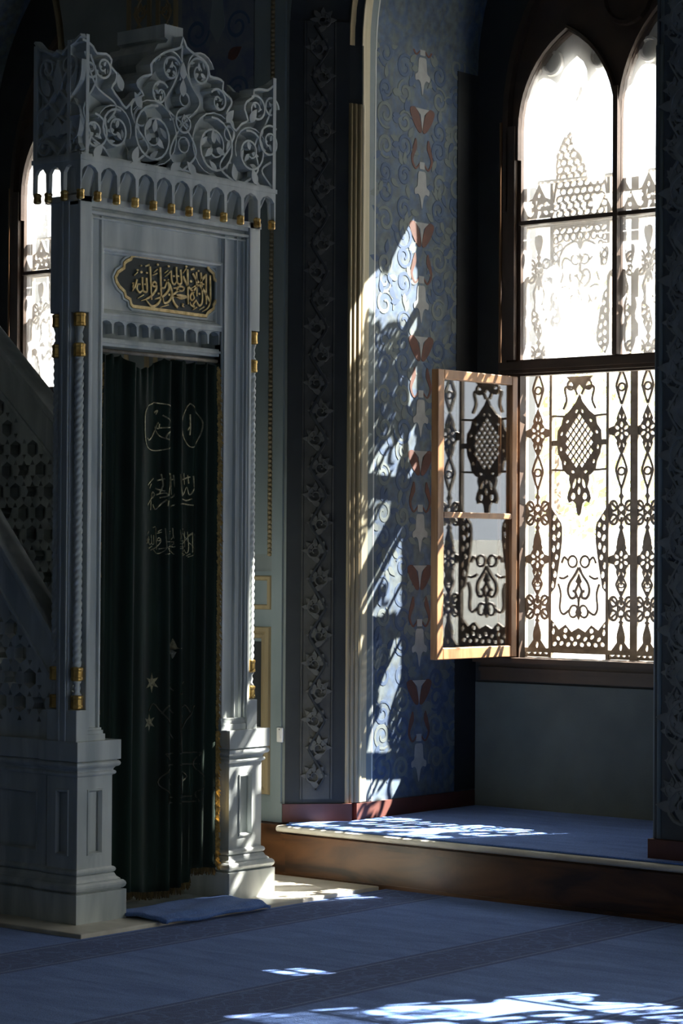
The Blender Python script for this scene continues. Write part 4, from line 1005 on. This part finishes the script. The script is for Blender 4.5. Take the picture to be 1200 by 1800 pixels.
# stair flank: plinth with panel, slanted rails, pierced star lattices, steps
XS = -7.14
mb = MB()
prof = [(o, z) for o, z in PROF_LOW]; prof2 = [(o, z) for o, z in PROF_TOP]
mb.rectloft(-9.9, XS, 6.775, 6.86, prof); mb.rectloft(-9.9, XS, 6.775, 6.86, prof2); mb.box(-9.9, XS, 6.795, 6.86, .24, .61)
mb.plate(FY(6.795), [(-9.9, .24), (XS, .24), (XS, .61), (-9.9, .61)], [[(-8.6, .30), (-7.20, .30), (-7.20, .535), (-8.6, .535)]], 0, .02)
pl = part('stair_plinth', mb, 'marble', bev=.002)
part('panel_moulding', MB().frame(FY(6.775), -8.61, -7.19, .292, .543, [(0, -.001), (.002, .006), (.008, .006), (.014, -.008), (.010, -.01)]), 'marble', pl)
def rail(yA, yB, x0, zt, s, dz, ln, nm, face):  # slanted moulded hand rail
    fr = FY(face); mb = MB(); x1 = x0-ln
    zz = lambda x, o: zt+s*(x0-x)+o
    P_ = lambda o0, o1: [(x0, zz(x0, o0)), (x1, zz(x1, o0)), (x1, zz(x1, o1)), (x0, zz(x0, o1))]
    t = yB-yA
    mb.plate(fr, P_(0, -dz), [], 0, -t); mb.plate(fr, P_(.0, -.035), [], .022, -t-.02); mb.plate(fr, P_(-.04, -.055), [], .012, -t); mb.plate(fr, P_(-dz+.02, -dz), [], .01, -t)
    return part(nm, mb, 'marble', bev=.003)
rail(6.775, 6.855, -7.09, 1.175, 1.14, .215, 2.6, 'stair_rail', 6.775)
rail(7.75, 7.83, -7.09, 1.21, .90, .23, 2.8, 'stair_rail', 7.75)
def lattice(face, th, region, pitch=.115):
    H = []
    for j in range(-2, 40):
        for i in range(-2, 40):
            x = -9.9+i*pitch+(pitch/2 if j % 2 else 0); z = .76+j*pitch*.866+.03
            k = (i+(j % 2)) % 3 if j % 2 == 0 else (i+2) % 3
            shp = star(x, z, .047, .028, 6, PI/6) if (i+j) % 3 == 0 else ngon(x, z, .042, 6, PI/6)
            if all(inside(p, region) and distpoly(p, region) > .012 for p in shp): H.append(shp)
            for s_ in (0, 1):
                c = (x+pitch/2, z+pitch*.2887*(1 if s_ == 0 else -1)); tri = ngon(c[0], c[1], .015, 3, (PI/2 if s_ else -PI/2)+PI)
                if all(inside(p, region) and distpoly(p, region) > .01 for p in tri): H.append(tri)
    return MB().plate(FY(face), region, H, 0, -th)
regN = [(-9.5, .745), (-7.09, .745), (-7.09, .975), (-9.5, .975+2.41*1.14)]
part('star_lattice', lattice(6.785, .05, regN), 'marble', bev=0)
regF = [(-9.5, .745), (-7.09, .745), (-7.09, 1.0), (-9.5, 1.0+2.41*.9)]
part('star_lattice', lattice(7.76, .05, regF), 'marble')
for k in range(9):
    o = part('stair_step', MB().box(-7.42-.2*k-.2-.02, -7.42-.2*k, 6.86, 7.75, .03, .21+.19*k), 'marble')
part('far_plinth', MB().box(-9.9, -7.1, 7.75, 7.86, .03, .76), 'marble')
part('lattice_backing', MB().plate(FY(7.83), regF, [], 0, -.02), 'marble')
part('curtain_rod', MB().tube([(-6.985, 6.885, 2.322), (-6.985, 7.606, 2.322)], .008, 8), 'iron', None, True)
part('threshold', MB().box(-7.15, -6.93, 6.95, 7.65, .028, .04), 'marble')

# ================================================================== CURTAIN
CY0, CY1, CZ1 = 6.915, 7.598, 2.318
def csurf(y, z):
    t = (y-CY0)/(CY1-CY0); h = (CZ1-z)/(CZ1-.1)
    a = .75+.25*h
    f = -.02
    for c, am, wd in ((.02, .02, .02), (.10, .016, .014), (.225, .058, .026), (.345, .034, .05), (.575, .036, .022), (.668, .046, .016), (.80, .016, .014), (.875, .034, .020), (.97, .03, .03)):
        u = (t-c-.012*math.sin(2.2*h+c*9))/wd; f += am*math.exp(-u*u/2)
    if h < .12: f += .012*math.sin(2*PI*t*14)*(1-h/.12)
    f += .030*max(0, (t-.82)/.18)
    return -6.992+f*a
def cbot(y):
    t = (y-CY0)/(CY1-CY0)
    return .108+.012*math.sin(t*9)+(.055*min(1, max(0, (t-.80)/.03)))
def ctop(y):
    t = (y-CY0)/(CY1-CY0)
    return CZ1-.004-.045*max(0, math.sin(PI*min(1, max(0, (t-.18)/.33))))**1.0-.012*abs(math.sin(t*PI*11))
CT = empty('curtain', (-7.0, 7.25, .1)); tag(CT, 'dark green velvet door curtain with gold embroidery and fringe, hanging in the gateway', 'curtain')
nu, nv = 150, 60; vs = []; fs = []
for j in range(nv+1):
    for i in range(nu+1):
        y = CY0+(CY1-CY0)*i/nu; z0_, z1_ = cbot(y), ctop(y); z = z0_+(z1_-z0_)*j/nv
        vs.append((csurf(y, z)+7.0, y-7.25, z-.1))
for j in range(nv):
    for i in range(nu): fs.append((j*(nu+1)+i, j*(nu+1)+i+1, (j+1)*(nu+1)+i+1, (j+1)*(nu+1)+i))
cl = obj('cloth', MB().add(vs, fs), 'velvet', CT, True)
sm = cl.modifiers.new('thickness', 'SOLIDIFY'); sm.thickness = .004; sm.offset = -1
def FCU(a, b, d): return (csurf(a, b)+d+7.0, a-7.25, b-.1)
def band(y0, y1, z0, z1, nn, vert, d1=.003):
    mb = MB(); vs = []; fs = []
    for k in range(nn+1):
        t = k/nn
        for q in range(2):
            if vert: y, z = (y0, y1)[q], z0+(z1-z0)*t
            else: y, z = y0+(y1-y0)*t, (z0, z1)[q]+ (cbot(y0+(y1-y0)*t)-.11 if z0 < .3 else 0)
            vs.append(FCU(y, z, d1))
    for k in range(nn): fs.append((2*k, 2*k+1, 2*k+3, 2*k+2))
    return mb.add(vs, fs)
obj('hem_band', band(CY0+.03, CY1-.02, .118, .165, 90, False), 'hem', CT)
obj('hem_line', band(CY0+.03, CY1-.02, .19, .20, 90, False), 'thread_dim', CT); obj('hem_line', band(CY0+.03, CY1-.02, .235, .25, 90, False), 'thread_dim', CT)
obj('top_band', band(CY0+.03, CY1-.03, 2.165, 2.225, 90, False), 'thread_dim', CT)
obj('side_braid', band(CY0+.004, CY0+.04, .17, 2.28, 90, True), 'velvet_edge', CT); obj('side_braid', band(CY1-.05, CY1-.004, .2, 2.28, 90, True), 'velvet_edge', CT)
rnd = random.Random(5)
def tufts(yc, z0, z1, n, out, d=.004, ln=.024):
    mb = MB()
    for k in range(n):
        z = z0+(z1-z0)*k/n+rnd.uniform(-.003, .003); y = yc+rnd.uniform(-.006, .006)
        dy = out*rnd.uniform(.3, 1.0)*ln; dz = -rnd.uniform(.5, 1.1)*ln; x = csurf(min(CY1, max(CY0, y)), z)
        p = Vector((x+d+7.0, y-7.25, z-.1)); q = p+Vector((rnd.uniform(-.004, .008), dy, dz)); r = .0038
        mb.add([p+Vector((r, 0, r)), p+Vector((-r, r, 0)), p+Vector((-r, -r, 0)), q+Vector((r, 0, 0)), q+Vector((-r, r, 0)), q+Vector((-r, -r, 0))], [(0,1,2),(3,4,5),(0,1,4,3),(1,2,5,4),(2,0,3,5)])
    return mb
obj('fringe', tufts(CY1-.010, .19, 2.30, 640, .8, .006, .032), 'fringe', CT, kind='stuff'); obj('fringe', tufts(CY0+.004, .15, 2.30, 560, -.4), 'fringe', CT, kind='stuff')
mb = MB()
for k in range(420):
    y = CY0+.02+(CY1-CY0-.03)*k/420; z = cbot(y)+rnd.uniform(-.002, .006); x = csurf(y, z)
    p = Vector((x+.002+7.0, y-7.25, z-.1)); q = p+Vector((rnd.uniform(-.004, .004), rnd.uniform(-.003, .003), -.022-rnd.uniform(0, .012))); r = .002
    mb.add([p+Vector((r, 0, 0)), p+Vector((-r, r, 0)), p+Vector((-r, -r, 0)), q+Vector((r, 0, 0)), q+Vector((-r, r, 0)), q+Vector((-r, -r, 0))], [(0,1,2),(3,4,5),(0,1,4,3),(1,2,5,4),(2,0,3,5)])
obj('bottom_fringe', mb, 'hem', CT, kind='stuff')
# embroidery (traced in photograph pixels, laid on the cloth)
def ecu(x, y): p = px(x, y, 0, -7.0); return (min(CY1-.01, max(CY0+.01, p.y)), p.z)
def emb(mb, P_, wd=.006, n=5):
    Q = spline([ecu(*p) for p in P_], n) if len(P_) > 2 else [ecu(*p) for p in P_]
    D = []
    for (a, b), (c, d) in zip(Q, Q[1:]):
        k = max(1, int(math.hypot(c-a, d-b)/.006)); D += [(a+(c-a)*i/k, b+(d-b)*i/k) for i in range(k)]
    mb.ribbon(FCU, D+[Q[-1]], wd, .002, .0075, .6)
mb = MB()
Z2 = lambda a, b: (230+a/6, 690+b/6)
for P_ in ([(245,105),(130,170),(105,300),(125,540),(240,612),(375,580),(408,480),(410,240),(370,140),(245,105)], [(622,115),(690,230),(715,340),(690,500),(632,578),(560,480),(540,340),(560,220),(622,115)]):
    emb(mb, [Z2(*p) for p in P_], .0065)
for P_ in ([(290,315),(270,360),(290,380),(300,330)], [(290,375),(355,370),(385,365),(375,405),(345,440),(335,490)], [(258,360),(262,400),(300,460),(360,500)], [(255,395),(215,470),(180,500),(150,480)], [(245,215),(280,190),(265,230)], [(320,240),(370,300),(390,330)], [(620,230),(622,360),(618,450)], [(620,360),(600,400)]):
    emb(mb, [Z2(*p) for p in P_], .008)
for P_ in ([(160,1190),(215,1120),(250,1080),(230,1050),(215,1090),(240,1110)], [(210,1110),(205,1240)], [(230,1180),(265,1230),(340,1130)], [(360,850),(365,940),(350,1090)], [(310,860),(320,980),(300,1060)], [(160,980),(240,905)], [(420,850),(425,1080)], [(470,860),(480,1090),(520,1020),(550,1080),(590,1000),(615,1080),(650,1010)], [(500,940),(620,890)], [(350,1140),(345,1200)], [(380,1220),(500,1170),(640,1190)], [(260,1010),(330,1040)],
           [(385,1060),(400,1120),(370,1150)], [(440,870),(450,1060),(420,1110),(395,1090)], [(520,860),(525,960)], [(560,850),(565,970)], [(600,870),(610,960)], [(540,1120),(590,1140),(630,1120)], [(270,1080),(330,1060),(345,1090),(300,1110)], [(190,1010),(215,960)], [(280,930),(330,910)], [(400,940),(440,915)], [(640,880),(648,1000)]):
    emb(mb, [Z2(*p) for p in P_], .0075)
obj('embroidered_script', mb, 'thread', CT)
mb = MB()
for P_, W_ in STR:
    emb(mb, [(253+a*.088, 925+(b-100)*.092) for a, b in P_], .0048, 4)
obj('embroidered_script', mb, 'thread', CT)
for c, r in (((303,1140), .05), ((268,1200), .042), ((263,1270), .038)):
    y, z = ecu(*c); obj('embroidered_star', MB().plate(FCU, star(y, z, r, r*.4, 6, PI/2), [], .0025, .005), 'thread', CT)
mb = MB()
for P_ in ([(285,1325),(345,1322)], [(287,1345),(343,1342)], [(285,1325),(292,1345),(278,1375),(290,1395),(288,1412)], [(345,1322),(338,1345),(352,1375),(340,1392),(342,1408)], [(288,1412),(342,1408)], [(296,1402),(336,1399)], [(305,1170),(308,1320)], [(308,1310),(275,1240),(262,1250)], [(308,1310),(340,1240)], [(308,1260),(290,1240),(282,1255)], [(308,1260),(325,1240),(332,1252)], [(308,1220),(292,1200)], [(308,1220),(324,1198)], [(300,1380),(290,1365),(298,1355)], [(316,1380),(328,1365),(320,1355)], [(308,1395),(308,1360)]):
    emb(mb, P_, .0075)
obj('embroidered_vase', mb, 'thread_dim', CT)

# ================================================================== CARPETS, MAT, SWITCH
cp = obj('carpet', MB().box(-12.9, 3.4, -4.9, 8.44, .0005, .014), 'carpet'); 
tag(cp, 'large blue prayer carpet with dark patterned stripes covering the hall floor', 'carpet')
# cut the carpet where the pulpit slab stands
me = MB()
for (a, b, c, d) in ((-6.715, 3.4, -4.9, 8.444), (-12.9, -6.715, -4.9, 6.56)): me.box(a, b, c, d, .0005, .014)
old = cp.data; cp.data = me.mesh('carpet'); cp.data.materials.append(M['carpet']); bpy.data.meshes.remove(old)
vs = []; nx = 60; pr = []
cpl = [(sx0+.03, 8.436), (-5.0, 8.436), (-5.0, YW-.035), (-5.39, YW-.035), (-5.39, YW), (XR-.03, YS-.02), (XR-.012, YB-.02), (XL+.02, YB-.02), (XL+.018, YS-.04), (B_[0]+.04, B_[1]-.02), (A_[0]+.055, YW-.035), (sx0+.03, YW-.05)]
mb = MB().plate(FZ(0), cpl, [], ZN+.0005, ZN+.010)
nc_ = obj('recess_carpet', mb, 'carpet_plain'); tag(nc_, 'plain blue carpet on the raised floor of the window recess', 'carpet'); bevel(nc_, .004)
mx0, mx1, my0, my1 = -6.955, -6.66, 6.985, 7.615
gv = []; gf = []; nA, nB = 24, 30
for j in range(nB+1):
    for i in range(nA+1):
        x = mx0+(mx1-mx0)*i/nA; y = my0+(my1-my0)*j/nB
        x += .012*math.sin(y*23)*(i/nA); z = .034+.003*math.sin(x*40+y*15)+.003
        over = max(0, (x+6.72)); z -= min(.014, over*.45)
        if j == 0 or j == nB: z -= .004
        gv.append((x, y, z+.018))
for j in range(nB):
    for i in range(nA): gf.append((j*(nA+1)+i, j*(nA+1)+i+1, (j+1)*(nA+1)+i+1, (j+1)*(nA+1)+i))
mt_ = obj('doormat', MB().add(gv, gf), 'carpet_plain', None, True); sm = mt_.modifiers.new('thickness', 'SOLIDIFY'); sm.thickness = .012; sm.offset = -1
tag(mt_, 'small blue carpet mat lying on the marble slab under the curtain', 'mat')
me = mt_.data
for p in me.polygons: pass
sw = empty('light_switch', (-7.352, YW-.002, .66)); 
swp = px(502, 1292, 1, YW)
sw.location = (-7.408, YW-.012, swp.z); tag(sw, 'small white wall switch beside the carved pilaster', 'switch')
bevel(obj('plate', MB().box(-.018, .018, -.008, .003, -.034, .034), 'plastic', sw), .004)
obj('rocker', MB().box(-.008, .008, -.013, -.006, -.016, .016), 'plastic', sw); obj('screw', MB().lathe([(.003, -.0095), (.003, -.007)], (0, 0, .026), 8, 1), 'slot', sw)

# ================================================================== OUTSIDE
struct('ground', MB().box(-40, 40, YB+.3, 60, -.62, -.5), 'ground_out')
struct('wall_outside', MB().box(-30, 8, 15.0, 15.3, -.5, 1.52).box(-30, 8, 14.95, 15.35, 1.52, 1.62), 'ground_out')
def shrub(loc, r, h, n, label, blossoms=0, trunk=0):
    e = empty('shrub' if not trunk else 'tree', loc); tag(e, label, 'shrub' if not trunk else 'tree')
    rn = random.Random(int(abs(loc[0])*100)); mb = MB(); bl = MB()
    for k in range(n):
        a, u, q = rn.uniform(0, 2*PI), rn.uniform(-1, 1), rn.random()**.4
        c = Vector((r*q*math.cos(a)*math.sqrt(1-u*u), r*q*math.sin(a)*math.sqrt(1-u*u), trunk+h/2+h/2*q*u))
        d = Vector((rn.uniform(-1, 1), rn.uniform(-1, 1), rn.uniform(-1, 1))).normalized(); e2 = d.cross(Vector((.3, .5, .8))).normalized(); s = rn.uniform(.04, .08)
        tgt = bl if rn.random() < blossoms else mb
        tgt.add([c-d*s, c+e2*s*.45, c+d*s, c-e2*s*.45], [(0,1,2,3)])
    obj('foliage', mb, 'leaf', e, kind='stuff')
    if blossoms: obj('blossoms', bl, 'blossom', e, kind='stuff')
    st_ = MB().tube([(0,0,0), (.03,.02,trunk*.5+.15), (0,0,trunk+h*.4)], [.05+.05*trunk, .04+.04*trunk, .03], 8); obj('trunk', st_, 'trunk', e, True)
shrub((-8.6, 17.4, -.5), .8, 3.6, 1500, 'leafy shrub outside behind the white wall, framed by the first medallion')
shrub((-10.4, 18.6, -.5), .8, 3.3, 1300, 'pink flowering shrub outside behind the white wall', .3)
shrub((-12.4, 18.4, -.5), .9, 3.5, 1500, 'yellow green shrub outside behind the white wall beyond the open leaf')
shrub((-15.5, 22.5, -.5), 2.2, 3.6, 2600, 'tall garden tree outside beyond the white wall, on a bare trunk', 0, 2.0)
